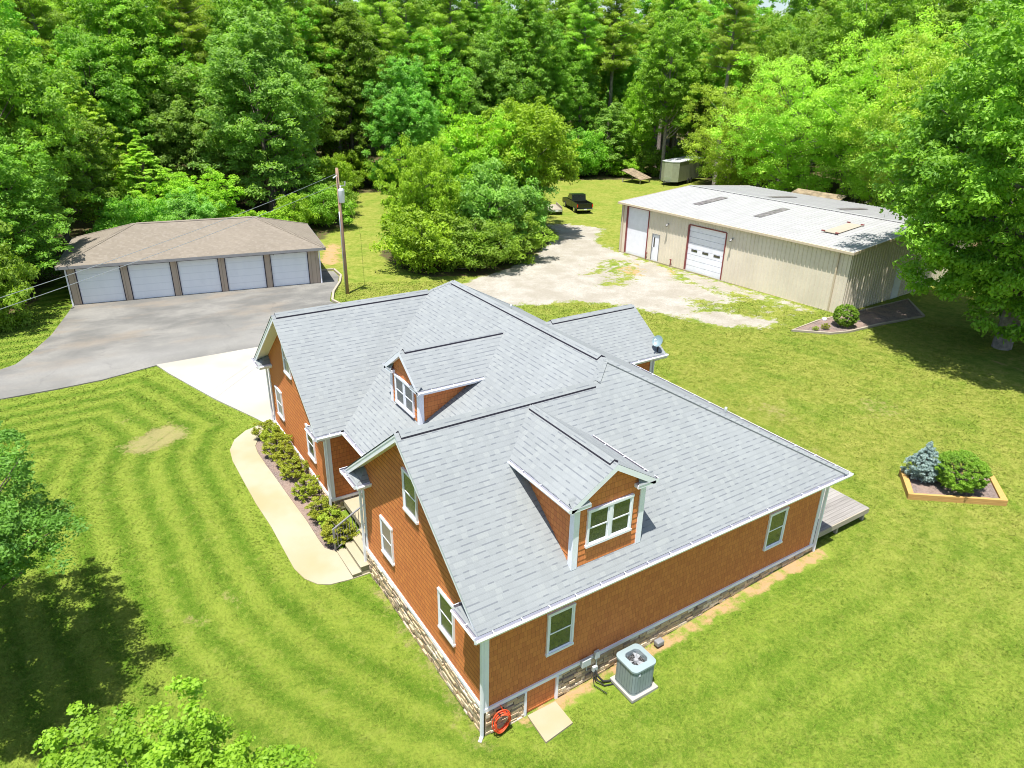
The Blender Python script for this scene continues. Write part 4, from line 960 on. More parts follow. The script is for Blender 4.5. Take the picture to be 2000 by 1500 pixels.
# ------------------------------------------------------------ utility pole and lines
UP = empty('utility_pole', (9.3, 33.55, -.2), 0, 'tall wooden utility pole with a pale transformer beside the garage', 'utility pole')
p_ = MB(); p_.tube([(0, 0, -.3), (-.03, 0, 4), (-.06, 0, 8.05)], [.125, .11, .09], 12); p_.build('pole', M['polewood'], UP, True)
p_ = MB(); p_.tube([(-.02, -.36, 6.0), (-.02, -.36, 6.05), (-.02, -.36, 6.75), (-.02, -.36, 6.8)], [.15, .19, .20, .21], 16); p_.tube([(-.02, -.36, 6.8), (-.02, -.36, 6.86)], [.21, .1], 16); p_.tube([(-.02, -.30, 6.86), (-.02, -.30, 7.02)], [.03, .05], 8); p_.box(-.08, .04, -.2, -.1, 6.2, 6.6); p_.build('transformer', M['tank'], UP, True)
p_ = MB(); p_.tube([(-.13, -.06, .0), (-.14, -.06, 4.2), (-.15, -.07, 5.4)], .035, 8); p_.build('conduit', M['steel'], UP, True)
p_ = MB(); p_.bar((-.2, .0, 6.95), (.45, .1, 6.95), .05, .06); p_.tube([(.42, .1, 6.98), (.42, .1, 7.2)], [.04, .06], 8); p_.build('bracket', M['steel'], UP)
p_ = MB(); p_.tube([(-.12, -.1, 7.62), (-.45, -.35, 7.52)], [.03, .045], 8); p_.build('insulator', M['tank'], UP)
def wire(a, b, sag, name, label, r_=.010):
    a, b = Vector(a), Vector(b); mb = MB(); pts = [a+(b-a)*t-Vector((0, 0, 4*sag*t*(1-t))) for t in lin(0, 1, 40)]; mb.tube(pts, r_, 6)
    o = mb.build(name, M['steel'], None, True); return tag(o, label, 'cable', 'overhead cables from the utility pole')
P1 = Vector((-7.84, 16.3, 7.80)); A1 = Vector((9.25, 33.5, 7.55)); E1 = A1+(P1-A1)*2.1
wire(A1, E1, .9, 'power_line', 'upper overhead cable running from the pole top across the garage front')
P2 = Vector((-7.86, 15.1, 7.75)); A2 = Vector((9.25, 33.4, 6.95)); E2 = A2+(P2-A2)*2.1; E2.z -= .6
wire(A2, E2, .6, 'power_line', 'lower overhead cable running from the transformer toward the left edge')
g_w = MB(); g_w.tube([(9.4, 33.6, 6.9), (16.9, 50.5, -.2)], .012, 5); tag(g_w.build('guy_wire', M['steel']), 'thin guy wire running from the pole to the ground by the woods', 'guy wire')

# ------------------------------------------------------------ vehicles
def wheel(mb_t, mb_r, x, y, r=.36, w_=.22):
    mb_t.tube([(x, y-w_/2, r), (x, y-w_/2+.02, r), (x, y+w_/2-.02, r), (x, y+w_/2, r)], [r*.86, r, r, r*.86], 20)
    mb_r.tube([(x, y-w_/2-.006, r), (x, y+w_/2+.006, r)], r*.58, 12)
TK = empty('pickup_truck', (41.4, 50.6, -.2), rad(72), 'dark pickup truck parked on the grass half under the bright tree', 'pickup truck')
# local: +x forward; rear bumper near x=-2.4
b_ = MB()
def prof(mb, pts, y0, y1, m=0):
    n = len(pts)
    for i in range(n):
        a, b = pts[i], pts[(i+1) % n]; mb.poly([(a[0], y0, a[1]), (b[0], y0, b[1]), (b[0], y1, b[1]), (a[0], y1, a[1])], m)
    mb.poly([(p[0], y0, p[1]) for p in pts][::-1], m); mb.poly([(p[0], y1, p[1]) for p in pts], m)
prof(b_, [(-.55, .45), (2.3, .45), (2.45, .6), (2.42, .95), (2.2, 1.02), (1.2, 1.1), (-.55, 1.12)], -.86, .86)     # hood+lower cab
prof(b_, [(-.5, 1.12), (1.15, 1.1), (.55, 1.68), (-.35, 1.7)], -.76, .76)
for s in (-1, 1): b_.box(-2.35, -.55, min(s*.86, s*.76), max(s*.86, s*.76), .5, 1.12)
b_.box(-2.35, -.55, -.76, .76, .5, .62); b_.box(-.64, -.56, -.76, .76, .62, 1.12); b_.build('body', M['truck'], TK, bevel=.03)
t_ = MB(); t_.box(-2.42, -2.36, -.76, .76, .62, 1.10); t_.box(-2.435, -2.42, -.12, .12, .95, 1.0); t_.build('tailgate', M['truck'], TK, bevel=.01)
b_ = MB(); b_.box(-2.58, -2.40, -.86, .86, .42, .58); b_.build('rear_bumper', M['chrome'], TK, bevel=.02)
b_ = MB(); b_.box(-2.592, -2.582, -.15, .15, .46, .57); b_.build('licence_plate', M['plate'], TK)
for s in (-1, 1): b_ = MB(); b_.box(-2.43, -2.33, min(s*.77, s*.868), max(s*.77, s*.868), .72, 1.0); b_.build('taillight', M['taillight'], TK)
b_ = MB()
for s in (-1, 1): b_.poly([(-.3, s*.765, 1.18), (1.0, s*.765, 1.16), (.52, s*.765, 1.62), (-.28, s*.765, 1.63)])
b_.poly([(-.465, -.68, 1.2), (-.465, .68, 1.2), (-.385, .66, 1.6), (-.385, -.66, 1.6)]); b_.build('cab_window', M['darkglass'], TK)
for x, y in ((-1.5, -.78), (-1.5, .78), (1.55, -.78), (1.55, .78)):
    t_, r_ = MB(), MB(); wheel(t_, r_, x, y); o = t_.build('wheel', M['black'], TK); r_.build('rim', M['chrome'], o)
TR_ = empty('utility_trailer', (38.1, 50.6, -.2), rad(66), 'tan wooden-sided utility trailer parked left of the dark pickup', 'trailer')
b_ = MB()
for k in range(8): b_.box(-1.5, 1.5, -.72+k*.18, -.72+k*.18+.17, .55, .59, 0, k/8)
for s in (-1, 1): b_.box(-1.5, 1.5, min(s*.72, s*.76), max(s*.72, s*.76), .5, .85)
b_.build('trailer_bed', M['timber_grey'], TR_)
b_ = MB(); b_.box(-1.58, -1.5, -.76, .76, .36, .56); b_.box(1.5, 2.5, -.04, .04, .42, .5); b_.box(-1.5, 1.5, -.7, .7, .46, .54); b_.build('chassis', M['steel'], TR_)
b_ = MB(); b_.box(-1.592, -1.582, -.35, -.05, .40, .53); b_.build('licence_plate', M['plate'], TR_)
for s in (-1, 1):
    t_, r_ = MB(), MB(); wheel(t_, r_, -.6, s*.86, .3, .18); o = t_.build('wheel', M['black'], TR_); r_.build('rim', M['chrome'], o)
CT = empty('cargo_trailer', (62.6, 59.0, -.2), rad(-160), 'olive green enclosed cargo trailer standing at the edge of the woods', 'cargo trailer')
# local +x = toward viewer front (hitch end); V-nose
b_ = MB(); w2 = 1.25; Lc = 8.0
prof_ = [(-Lc, -w2), (-.6, -w2), (0, -.55), (0, .55), (-.6, w2), (-Lc, w2)]
for i in range(6):
    a, b = prof_[i], prof_[(i+1) % 6]; b_.poly([(*a, .5), (*b, .5), (*b, 3.0), (*a, 3.0)], 1 if i in (1, 2, 3) else 0)
b_.build('body', [M['trailer'], M['trailer_front']], CT)
b_ = MB(); b_.poly([(x, y, 3.02) for x, y in prof_]); 
for i in range(6): a, b = prof_[i], prof_[(i+1) % 6]; b_.bar((*a, 2.99), (*b, 2.99), .06, .08)
b_.build('roof', M['trailer_roof'], CT)
b_ = MB(); b_.box(-1.6, -1.1, -.25, .25, 3.02, 3.14); b_.build('roof_vent', M['white'], CT, bevel=.02)
b_ = MB(); b_.box(0.01, .03, -.5, .5, .5, 1.1); b_.build('gravel_guard', M['steel'], CT)
b_ = MB(); b_.bar((0, -.4, .45), (1.1, 0, .45), .08, .1); b_.bar((0, .4, .45), (1.1, 0, .45), .08, .1); b_.tube([(.9, 0, .1), (.9, 0, .75)], .04, 8); b_.build('hitch', M['black'], CT)
for x in (-4.6, -3.7):
    for s in (-1, 1): t_, r_ = MB(), MB(); wheel(t_, r_, x, s*1.2, .36, .2); o = t_.build('wheel', M['black'], CT); r_.build('rim', M['chrome'], o)
def shelter(loc, rz, w_, d_, h, label, lean=.3):
    e = empty('shelter', loc, rz, label, 'shelter'); r = MB()
    r.hexa([(-w_/2, -d_/2, h), (w_/2, -d_/2, h), (w_/2, d_/2, h+lean), (-w_/2, d_/2, h+lean), (-w_/2, -d_/2, h+.06), (w_/2, -d_/2, h+.06), (w_/2, d_/2, h+lean+.06), (-w_/2, d_/2, h+lean+.06)])
    r.build('roof', M['brownroof'], e)
    for x in (-w_/2+.2, w_/2-.2):
        for y in (-d_/2+.2, d_/2-.2): p = MB(); p.box(x-.06, x+.06, y-.06, y+.06, 0, h); p.build('post', M['timber_grey'], e)
shelter((52.6, 30.5, -.2), ma, 5, 3.4, 2.9, 'brown leaf-strewn lean-to roof behind the metal building', .9)
shelter((61.0, 63.2, -.2), rad(20), 3.0, 3.0, .5, 'low tilted sheet of weathered roofing left of the cargo trailer', 1.0)

# ------------------------------------------------------------ vegetation
rng = np.random.default_rng(11)
def mesh_from_quads(name, V, m, rnd):
    """V: (n,4,3)"""
    n = len(V); me = bpy.data.meshes.new(name); me.vertices.add(n*4); me.vertices.foreach_set('co', V.astype(np.float32).ravel())
    me.loops.add(n*4); me.loops.foreach_set('vertex_index', np.arange(n*4, dtype=np.int32)); me.polygons.add(n)
    me.polygons.foreach_set('loop_start', np.arange(n, dtype=np.int32)*4); me.polygons.foreach_set('loop_total', np.full(n, 4, np.int32)); me.update()
    me.attributes.new('rnd', 'FLOAT', 'FACE').data.foreach_set('value', rnd.astype(np.float32)); me.materials.append(m); return me
def leaves(cent, rads, per, size, flat=.7, upb=.7, aspect=.55, outb=.6, droop=0):
    """leaf rhombi around clump centres"""
    K = len(cent); tot = K*per; C = np.repeat(cent, per, 0); Rr = np.repeat(rads, per)
    d = rng.normal(size=(tot, 3)); d /= np.linalg.norm(d, axis=1)[:, None]; d[:, 2] = np.where(rng.random(tot) < .25, d[:, 2], np.abs(d[:, 2])*1.0-.15)
    rr = Rr*(rng.random(tot)**.45); p = C+d*rr[:, None]*np.array([1, 1, flat])
    nrm = d*outb+np.array([0, 0, upb])+rng.normal(size=(tot, 3))*.55; nrm /= np.linalg.norm(nrm, axis=1)[:, None]
    a = np.cross(nrm, rng.normal(size=(tot, 3))); a /= np.linalg.norm(a, axis=1)[:, None]; b = np.cross(nrm, a)
    s = size*rng.uniform(.6, 1.3, tot)[:, None]; a = a*s; b = b*s*aspect
    V = np.stack([p-a, p-b*.9+a*.1, p+a, p+b*.9+a*.1], 1)
    clr = np.repeat(rng.random(K), per)*.55+rng.random(tot)*.45
    return V, clr
def crown_points(H, R, base, n, shape='round', lump=.28, core=.45):
    ph = rng.random(6)*6.28; out = []
    zc = (H+base)/2; hz_ = (H-base)/2
    while len(out) < n:
        d = rng.normal(size=3); d /= np.linalg.norm(d); az = math.atan2(d[1], d[0]); el = math.asin(d[2])
        f = 1+lump*(math.sin(2*az+ph[0])*.5+math.sin(3*az+ph[1]+3*el)*.5+math.sin(5*az+ph[2]-4*el)*.35+math.sin(7*el+ph[3])*.25)
        r = core+(1-core)*rng.random()**.6; p = d*r*f
        z = zc+p[2]*hz_
        if z > H*1.04 or z < base*.8: continue
        k = 1.
        t = (z-base)/max(H-base, .1)
        if shape == 'cone': k = max(.12, (1-t)**.8)*1.25
        if shape == 'egg': k = 1.15-.45*max(t, 0)
        if shape == 'fan': k = .65+.55*t
        out.append((p[0]*R*k, p[1]*R*k, z))
    return np.array(out)
def branches(mb, pts, H, base, tr, lean=(0, 0), nb=26, top=None):
    top = top or H*.86; px, py = lean; K = 7
    path = [(px*(t**1.3)+.06*tr*10*math.sin(t*5), py*(t**1.3)+.05*tr*10*math.cos(t*4), top*t) for t in lin(0, 1, K)]
    mb.tube([(path[0][0], path[0][1], -.35)]+path, [tr*1.55]+[tr*(1.15*(1-t)**.9+.10) for t in lin(0, 1, K)], 9)
    sel = pts[rng.choice(len(pts), min(nb, len(pts)), False)]
    for q_ in sel:
        t = min(max((q_[2]*.72)/top, base/H*.6+.05), .93); s = Vector((px*t**1.3, py*t**1.3, top*t)); e = Vector(q_); m = (s+e)/2+Vector((0, 0, -.06*(e-s).length+rng.normal()*.1)); r0 = tr*(1-t)*.45+.02
        mb.tube([s, m, e], [r0, r0*.65, r0*.25], 5, cap=False)
class Kind: pass
TPL = {}
def template(key, H, R, base, ncl, per, size, leaf, bark='bark', clr=.16, shape='round', tr=.2, nb=24, flat=.85, lump=.3, core=.42, upb=.5, aspect=.55, trunktop=None):
    pts = crown_points(H, R, base, ncl, shape, lump, core); rads = R*clr*rng.uniform(.6, 1.4, ncl)
    if shape == 'cone': rads *= np.clip(1.3-pts[:, 2]/H, .35, 1.2)
    V, c = leaves(pts, rads, per, size, flat, upb, aspect); k = Kind(); k.H = H; k.R = R
    k.crown = mesh_from_quads(key+'_crown', V, M[leaf], c)
    mb = MB(); branches(mb, pts, H, base, tr, nb=nb, top=trunktop); o = mb.build('tmp_trunk', M[bark], None, True); k.trunk = o.data; bpy.data.objects.remove(o); TPL[key] = k
def pine_template(key, H, R, base, nwh, size, per, tr=.28):
    pts = []; mb = MB(); mb.tube([(0, 0, -.4), (.05, 0, 0), (.15, .05, H*.35), (.05, .15, H*.7), (0, 0, H*.97)], [tr*1.4, tr*1.1, tr*.9, tr*.6, .05], 9)
    for k in range(nwh):
        t = k/(nwh-1); z = base+(H-base)*t; L = R*(1-.75*t**1.5)*rng.uniform(.55, 1.05); az = k*2.4+rng.random()*.8
        e = Vector((math.cos(az)*L, math.sin(az)*L, z+rng.uniform(.1, .9))); s = Vector((.05, .1, z-.3)); mid = (s+e)/2+Vector((0, 0, -.15)); mb.tube([s, mid, e], [.07, .05, .02], 5, cap=False)
        nsub = 3+int(L*1.6)
        for j in range(nsub):
            u = .35+.65*rng.random(); sp_ = .38*L*(u)
            pts.append((e.x*u+rng.normal()*sp_*.45, e.y*u+rng.normal()*sp_*.45, s.z+(e.z-s.z)*u+rng.normal()*.25))
    pts = np.array(pts); rads = rng.uniform(.45, .85, len(pts))
    V, c = leaves(pts, rads, per, size, .55, .5, .16, .9); k = Kind(); k.H = H; k.R = R
    k.crown = mesh_from_quads(key+'_crown', V, M['leaf_pine'], c); o = mb.build('tmp', M['bark_grey'], None, True); k.trunk = o.data; bpy.data.objects.remove(o); TPL[key] = k
template('oak_a', 18, 6.5, 2.5, 900, 85, .135, 'leaf_mid', clr=.10, tr=.28, nb=34)
template('oak_b', 18, 6.0, 4.0, 850, 85, .135, 'leaf_dark', clr=.10, tr=.28, nb=34, shape='egg')
template('oak_c', 16, 5.5, 1.5, 850, 85, .135, 'leaf_cool', clr=.10, tr=.24, nb=30, shape='egg')
template('tall_dark', 22, 5.0, 4.0, 850, 85, .14, 'leaf_dark', 'bark', .115, 'egg', .26, 30)
template('tall_mid', 22, 5.0, 7.0, 750, 85, .14, 'leaf_mid', 'bark_grey', .115, 'round', .26, 34, lump=.4)
template('bright', 11, 5.6, .6, 560, 95, .14, 'leaf_bright', 'bark_grey', .11, 'round', .16, 34, lump=.32)
template('bright_high', 11, 5.6, 3.2, 560, 110, .14, 'leaf_bright', 'bark_grey', .11, 'round', .16, 34, lump=.32)
template('feather', 17, 6.6, 1.5, 620, 110, .11, 'leaf_feather', 'bark_grey', .115, 'fan', .2, 46, .9, lump=.3)
template('cool_sap', 14, 3.6, 1.5, 220, 130, .15, 'leaf_cool', 'bark', .17, 'egg', .14, 22)
template('cedar', 13, 3.6, .6, 420, 110, .10, 'leaf_olive', 'bark', .16, 'cone', .16, 24, .45, .12)
template('under', 5, 3.2, .0, 170, 110, .13, 'leaf_mid', 'bark', .2, 'round', .08, 14)
template('under_b', 4.5, 3.0, .0, 150, 110, .13, 'leaf_bright', 'bark', .2, 'round', .08, 14)
template('greyshrub', 5.5, 3.0, .0, 190, 120, .11, 'leaf_cool', 'bark_grey', .18, 'round', .08, 20)
pine_template('pine_a', 24, 4.2, 12, 58, .22, 95); pine_template('pine_b', 25, 3.6, 15, 46, .22, 95)
def tree(key, x, y, H, label=None, name='tree', R=None, rz=None, group=None, lean=None, cat='tree', z=None):
    k = TPL[key]; s = H/k.H; sx = s if R is None else R/k.R
    e = empty(name, (x, y, hzf(x, y) if z is None else z), rng.random()*6.28 if rz is None else rz, label, cat, group)
    e.scale = (sx, sx, s)
    if lean: e.rotation_euler[0] = lean
    for nm, d in (('trunk', k.trunk), ('crown', k.crown)):
        o = bpy.data.objects.new(nm, d); S.collection.objects.link(o); o.parent = e
    return e
# individually recognisable trees (position, height)
T = tree
T('oak_b', -9.3, 42.6, 10.2, 'dark leafy tree hanging over the left end of the garage', 'broadleaf_tree', 4.2)
T('under', -10.6, 37.0, 5.5, 'low dark bush at the left edge beside the garage driveway', 'bush', 2.6, cat='bush')
T('oak_a', -9.2, 52, 17.5, 'tall leafy tree at the top left corner behind the garage', 'broadleaf_tree', 6)
T('oak_b', -14, 44.5, 15, 'dark oak at the far left edge beyond the dark leafy tree', 'broadleaf_tree', 5)
T('cedar', -2.6, 60, 13.5, 'tall feathery yellow-green cedar behind the left part of the garage', 'cedar_tree', 4.0)
T('oak_b', -5.5, 55, 11, 'dark green tree close behind the left end of the garage roof', 'broadleaf_tree', 4.4)
T('cedar', 1.0, 57.5, 8.6, 'smaller yellow-green cedar behind the garage ridge', 'cedar_tree', 3.4)
T('bright', 4.0, 54.0, 5.6, 'bright yellow-green bushy tree touching the back of the garage roof', 'broadleaf_tree', 3.4)
T('oak_c', 12.3, 62, 17.5, 'large pale blue-green oak standing behind the garage and pole', 'broadleaf_tree', 6.6)
T('oak_c', 7.6, 66, 13.0, 'broad blue-green tree left of the large pale oak', 'broadleaf_tree', 4.8)
T('pine_a', 12.6, 92, 25, 'leaning tall pine with bare grey trunk seen above the garage', 'pine_tree', rz=1., lean=rad(4))
T('pine_b', 6.5, 96, 26, 'tall straight pine left of the leaning pine', 'pine_tree')
T('pine_a', 17.5, 88, 25, 'full-crowned pine right of the leaning pine', 'pine_tree', 4.8)
T('oak_c', 30.9, 71, 14.2, 'slender pale green tree above the lawn gap by the pole', 'broadleaf_tree', 4.4)
T('tall_dark', 29, 84, 21.5, 'tall dark tree behind the slender pale green tree', 'broadleaf_tree')
T('pine_b', 37, 90, 27, 'tall pine with high thin crown right of the tall dark tree', 'pine_tree')
T('tall_dark', 42.5, 83, 23.5, 'broad dark green tree at the top centre of the woods', 'broadleaf_tree', 7)
T('oak_a', 53, 82, 19.5, 'rounded mid-green tree right of the broad dark tree', 'broadleaf_tree', 6.5)
T('tall_mid', 63.5, 83, 25, 'tall open-branched tree above the bright island trees', 'broadleaf_tree', 7)
T('bright', 67.6, 71.5, 12.0, 'narrow light green sapling left of the cargo trailer', 'broadleaf_tree', 3.0)
T('cool_sap', 62, 71, 9.5, 'dark blue-green small tree beside the narrow light sapling', 'broadleaf_tree', 3.6)
T('under', 56.5, 70.5, 6.5, 'leafy undergrowth bush behind the parked pickup', 'bush', 3.6, cat='bush')
T('pine_b', 86, 85, 29, 'leftmost of the three bare-trunked pines behind the cargo trailer', 'pine_tree', 4.8)
T('pine_b', 88, 78, 28, 'middle of the three bare-trunked pines behind the cargo trailer', 'pine_tree', 4.4)
T('pine_a', 98, 82, 30, 'rightmost of the three bare-trunked pines behind the cargo trailer', 'pine_tree', 5)
fe = [(59.5, 46.0, 12.5, 5.4, 'leftmost feathery light green tree behind the metal building'), (58.2, 37.5, 15.5, 6.4, 'second feathery light green tree behind the metal building roof'), (60.5, 29.5, 18.5, 6.8, 'tallest feathery yellow-green tree behind the metal building'), (55.5, 22.0, 17, 6.0, 'rightmost feathery light green tree beside the great shade tree')]
for x, y, h, r_, lb in fe: T('feather', x, y, h, lb, 'broadleaf_tree', r_)
T('oak_a', 72, 52, 20, 'tall green tree behind the leftmost feathery tree', 'broadleaf_tree', 6)
T('tall_dark', 74, 40, 24, 'tall dark tree rising over the feathery trees', 'broadleaf_tree', 6.5)
T('oak_a', 70, 20, 22.5, 'tall green tree above the great shade tree at the right edge', 'broadleaf_tree', 7.5)
# island of trees in the middle
T('bright_high', 29.0, 43.2, 11.0, 'large bright lime green tree in the middle island', 'broadleaf_tree', 5.4)
T('bright', 24.4, 42.6, 10.4, 'left half of the lime green crowns in the middle island', 'broadleaf_tree', 4.2)
T('bright', 18.2, 40.2, 8.7, 'pointed bright green tree left of the lime crowns', 'broadleaf_tree', 3.0)
T('bright_high', 30.6, 48.2, 9.4, 'drooping lime crown at the back of the island beside the parked trailer', 'broadleaf_tree', 3.4)
T('greyshrub', 22.6, 37.6, 7.0, 'grey-green bushy tree at the front of the middle island', 'broadleaf_tree', 3.4)
T('greyshrub', 27.0, 40.2, 6.3, 'grey-green bush at the gravel side of the middle island', 'bush', 3.2, cat='bush')
T('under_b', 16.2, 36.4, 4.4, 'bright round bush at the left front of the middle island', 'bush', 2.9, cat='bush')
T('under', 19.8, 34.8, 3.9, 'dark green bush at the front edge of the middle island', 'bush', 2.8, cat='bush')
T('under', 24.0, 36.3, 3.8, 'low dark bush beside the gravel drive in the middle island', 'bush', 2.6, cat='bush')
T('cool_sap', 22.0, 44.8, 7.6, 'blue-green tree at the back of the middle island', 'broadleaf_tree', 3.0)
# foliage framing right: the great shade tree
template('shade', 18, 8.2, 1.2, 2000, 130, .12, 'leaf_shade', 'bark_grey', .085, 'round', .40, 60, .65, lump=.22, core=.5)
T('shade', 37.5, 5.9, 19.0, 'great spreading shade tree at the right edge over the metal building corner', 'shade_tree', 8.3, rz=0.6)
T('under_b', 33.4, 10.6, .6, None, 'tmp') if False else None
# near foreground trees
template('near_maple', 6.4, 2.1, 1.2, 1200, 110, .038, 'leaf_maple', 'bark_grey', .085, 'round', .09, 90, .8, lump=.2, aspect=.75, core=.35)
template('near_oak', 7, 2.8, 3.4, 1000, 100, .042, 'leaf_oak', 'bark', .085, 'round', .12, 60, .7, lump=.4, aspect=.6)
T('near_maple', -6.7, -2.0, 5.85, 'bright green maple crown at the bottom left corner', 'maple_tree', 2.25, rz=1.0)
T('near_oak', -10.1, 7.0, 6.6, 'dark green tree at the left edge casting shade on the striped lawn', 'broadleaf_tree', 3.0, rz=.4)
T('near_oak', -13.2, 9.5, 7.2, 'dark tree out past the left edge beside the lawn', 'broadleaf_tree', 2.8)
# forest mass behind: individual trees sharing group labels
KD = [('oak_a', 'leafy mid-green forest tree deep in the wood behind the clearing', 'broadleaf_tree', 21), ('oak_b', 'dark leafy forest tree deep in the wood behind the clearing', 'broadleaf_tree', 20), ('tall_dark', 'tall dark forest tree deep in the wood behind the clearing', 'broadleaf_tree', 23),
      ('tall_mid', 'tall open forest tree deep in the wood behind the clearing', 'broadleaf_tree', 23), ('pine_a', 'tall full-crowned pine deep in the wood behind the clearing', 'pine_tree', 25), ('pine_b', 'tall thin-crowned pine deep in the wood behind the clearing', 'pine_tree', 26), ('oak_c', 'pale blue-green forest tree deep in the wood behind the clearing', 'broadleaf_tree', 19)]
pr = random.Random(21); placed = [(o.location.x, o.location.y) for o in S.objects if o.parent is None and o.get('category') in ('tree',)]
cx0, cy0 = -6.185, -10.385; cnt = 0
rings = [(80, 100, 6.2), (100, 122, 7.0), (122, 150, 8.0), (150, 185, 9.5)]
for r0, r1, dd in rings:
    tries = 0
    while tries < 1500:
        tries += 1; az = rad(pr.uniform(14, 101)); r_ = pr.uniform(r0, r1); x = cx0+r_*math.cos(az); y = cy0+r_*math.sin(az)
        if not inside(np.array([x]), np.array([y]), woods_p)[0] or any((x-a)**2+(y-b)**2 < dd*dd for a, b in placed): continue
        if y < 74 and 20 < x < 62 and y < 74: continue
        if 52 < x < 66 and 48 < y < 66: continue
        placed.append((x, y)); key, lb, nm, h = KD[pr.choices(range(7), (3, 3, 3, 3, 4, 3, 1.5))[0]]
        T(key, x, y, h*pr.uniform(.84, 1.06)*(1.06 if r0 > 110 else .97), lb, nm, group=lb.split(' deep')[0]+'s'); cnt += 1
# nearer wood on the left behind the garage, and beside it
for x, y, key, h in ((-13, 58, 'tall_dark', 19), (-1, 68, 'oak_b', 16), (5, 74, 'oak_a', 18), (-8, 66, 'tall_mid', 20), (0, 80, 'pine_a', 24), (10, 80, 'tall_dark', 21), (19, 76, 'oak_b', 17), (23, 80, 'tall_mid', 21), (-20, 50, 'oak_a', 17), (-17, 66, 'pine_a', 23), (48, 76, 'oak_b', 15), (36, 77, 'oak_a', 18), (57, 77, 'tall_dark', 19), (75, 66, 'oak_b', 15), (82, 60, 'tall_mid', 21), (82, 46, 'oak_b', 19), (84, 32, 'oak_a', 21), (82, 16, 'oak_b', 20), (60, 8, 'oak_a', 17), (54, 0, 'oak_b', 16)):
    ent = [k for k in KD if k[0] == key][0]; lb = ent[1].replace('deep in the wood behind the clearing', 'in the front rows of the surrounding wood'); T(key, x, y, h, lb, ent[2], group=lb.split(' in the')[0]+'s in front rows'); placed.append((x, y))
# understorey shrubs along the wood's edge
ub = 0
edge = [(-12.5, 35.5), (-11, 40), (-9, 46), (-5, 49), (0, 50), (6, 50.2), (10, 50.8), (14.5, 52.5), (17, 58), (20, 67), (25, 72.5), (34, 73), (42, 72), (50, 71.5), (60, 69), (71, 64), (75, 58)]
for (x0, y0), (x1, y1) in zip(edge[:-1], edge[1:]):
    L = math.hypot(x1-x0, y1-y0)
    for k in range(max(1, int(L/2.6))):
        t = (k+pr.random())/max(1, int(L/2.6)); x = x0+(x1-x0)*t; y = y0+(y1-y0)*t+pr.uniform(0, 2.5)
        key, lb = pr.choice([('under', 'mid-green undergrowth bush along the edge of the wood'), ('under', 'mid-green undergrowth bush along the edge of the wood'), ('under_b', 'bright green undergrowth bush along the edge of the wood'), ('greyshrub', 'blue-green undergrowth bush along the edge of the wood')])
        T(key, x, y, pr.uniform(2.2, 4.8), lb, 'bush', pr.uniform(1.6, 2.6), group=lb.split(' along')[0]+'es', cat='bush')

# grass tufts standing in the near lawn -------------------------------------
def bilin(A, x, y):
    i = np.clip(np.searchsorted(xs, x)-1, 0, nx-2); j = np.clip(np.searchsorted(ys, y)-1, 0, ny-2)
    u = (x-xs[i])/(xs[i+1]-xs[i]); v = (y-ys[j])/(ys[j+1]-ys[j])
    return A[j, i]*(1-u)*(1-v)+A[j, i+1]*u*(1-v)+A[j+1, i]*(1-u)*v+A[j+1, i+1]*u*v
NT = 900000
r_ = 9+40*rng.random(NT)**1.25; az = np.radians(rng.uniform(10, 108, NT)); gx = cx0+r_*np.cos(az); gy = cy0+r_*np.sin(az)
ok = np.ones(NT, bool)
for pl in (asphalt_p, conc_p, mulch_p, walk_out+walk_in[::-1], [(0, 0), (12.1, 0), (12.1, 17.2), (0, 17.2)], bed1, bed2, [(-.7, 6.9), (2, 6.9), (2, 8.5), (-.7, 8.5)], [(1.1, 0), (2.0, 0), (1.99, -.92), (1.1, -1.0)], [(3.5, -.35), (4.45, -.35), (4.45, -1.3), (3.5, -1.3)]): ok &= ~inside(gx, gy, pl)
for A_, th in ((gravA, .3), (dm, .25), (wd, .6), (dry, .75)): ok &= bilin(A_, gx, gy) < th+rng.random(NT)*.15
gx, gy, r_ = gx[ok], gy[ok], r_[ok]; n_ = len(gx); gz_ = bilin(Zg, gx, gy)
clump = .5+.5*np.sin(gx*2.1+3*np.sin(gy*1.3))*np.cos(gy*2.7+2*np.sin(gx*.9)); hgt = (.012+.016*rng.random(n_)*(.4+clump))*(1+r_/60); wdt = .010*(1+r_/18)
a_ = rng.random(n_)*6.283; la = rng.random(n_)*6.283; ln = hgt*rng.uniform(1.2, 2.6, n_)
V = np.zeros((n_, 3, 3)); V[:, 0] = np.stack([gx-wdt*np.cos(a_), gy-wdt*np.sin(a_), gz_-.004], -1); V[:, 1] = np.stack([gx+wdt*np.cos(a_), gy+wdt*np.sin(a_), gz_-.004], -1); V[:, 2] = np.stack([gx+ln*np.cos(la), gy+ln*np.sin(la), gz_+hgt], -1)
me = bpy.data.meshes.new('grass'); me.vertices.add(n_*3); me.vertices.foreach_set('co', V.astype(np.float32).ravel()); me.loops.add(n_*3); me.loops.foreach_set('vertex_index', np.arange(n_*3, dtype=np.int32))
me.polygons.add(n_); me.polygons.foreach_set('loop_start', np.arange(n_, dtype=np.int32)*3); me.polygons.foreach_set('loop_total', np.full(n_, 3, np.int32)); me.update()
for nm, A_ in (('stripe', dist), ('gravel', gravA*0), ('dirt', dm*0), ('dry', dry), ('woods', wd*0), ('rough', np.clip(soft(X-14.5, 5)*.9+soft(Y-30, 3)*soft(X-8, 2), 0, 1))): me.attributes.new(nm, 'FLOAT', 'POINT').data.foreach_set('value', np.repeat(bilin(A_, gx, gy), 3).astype(np.float32))
me.attributes.new('rnd', 'FLOAT', 'POINT').data.foreach_set('value', np.repeat(np.clip(rng.normal(size=n_)*.12+.16, 0, .6), 3).astype(np.float32)); me.materials.append(M['lawn'])
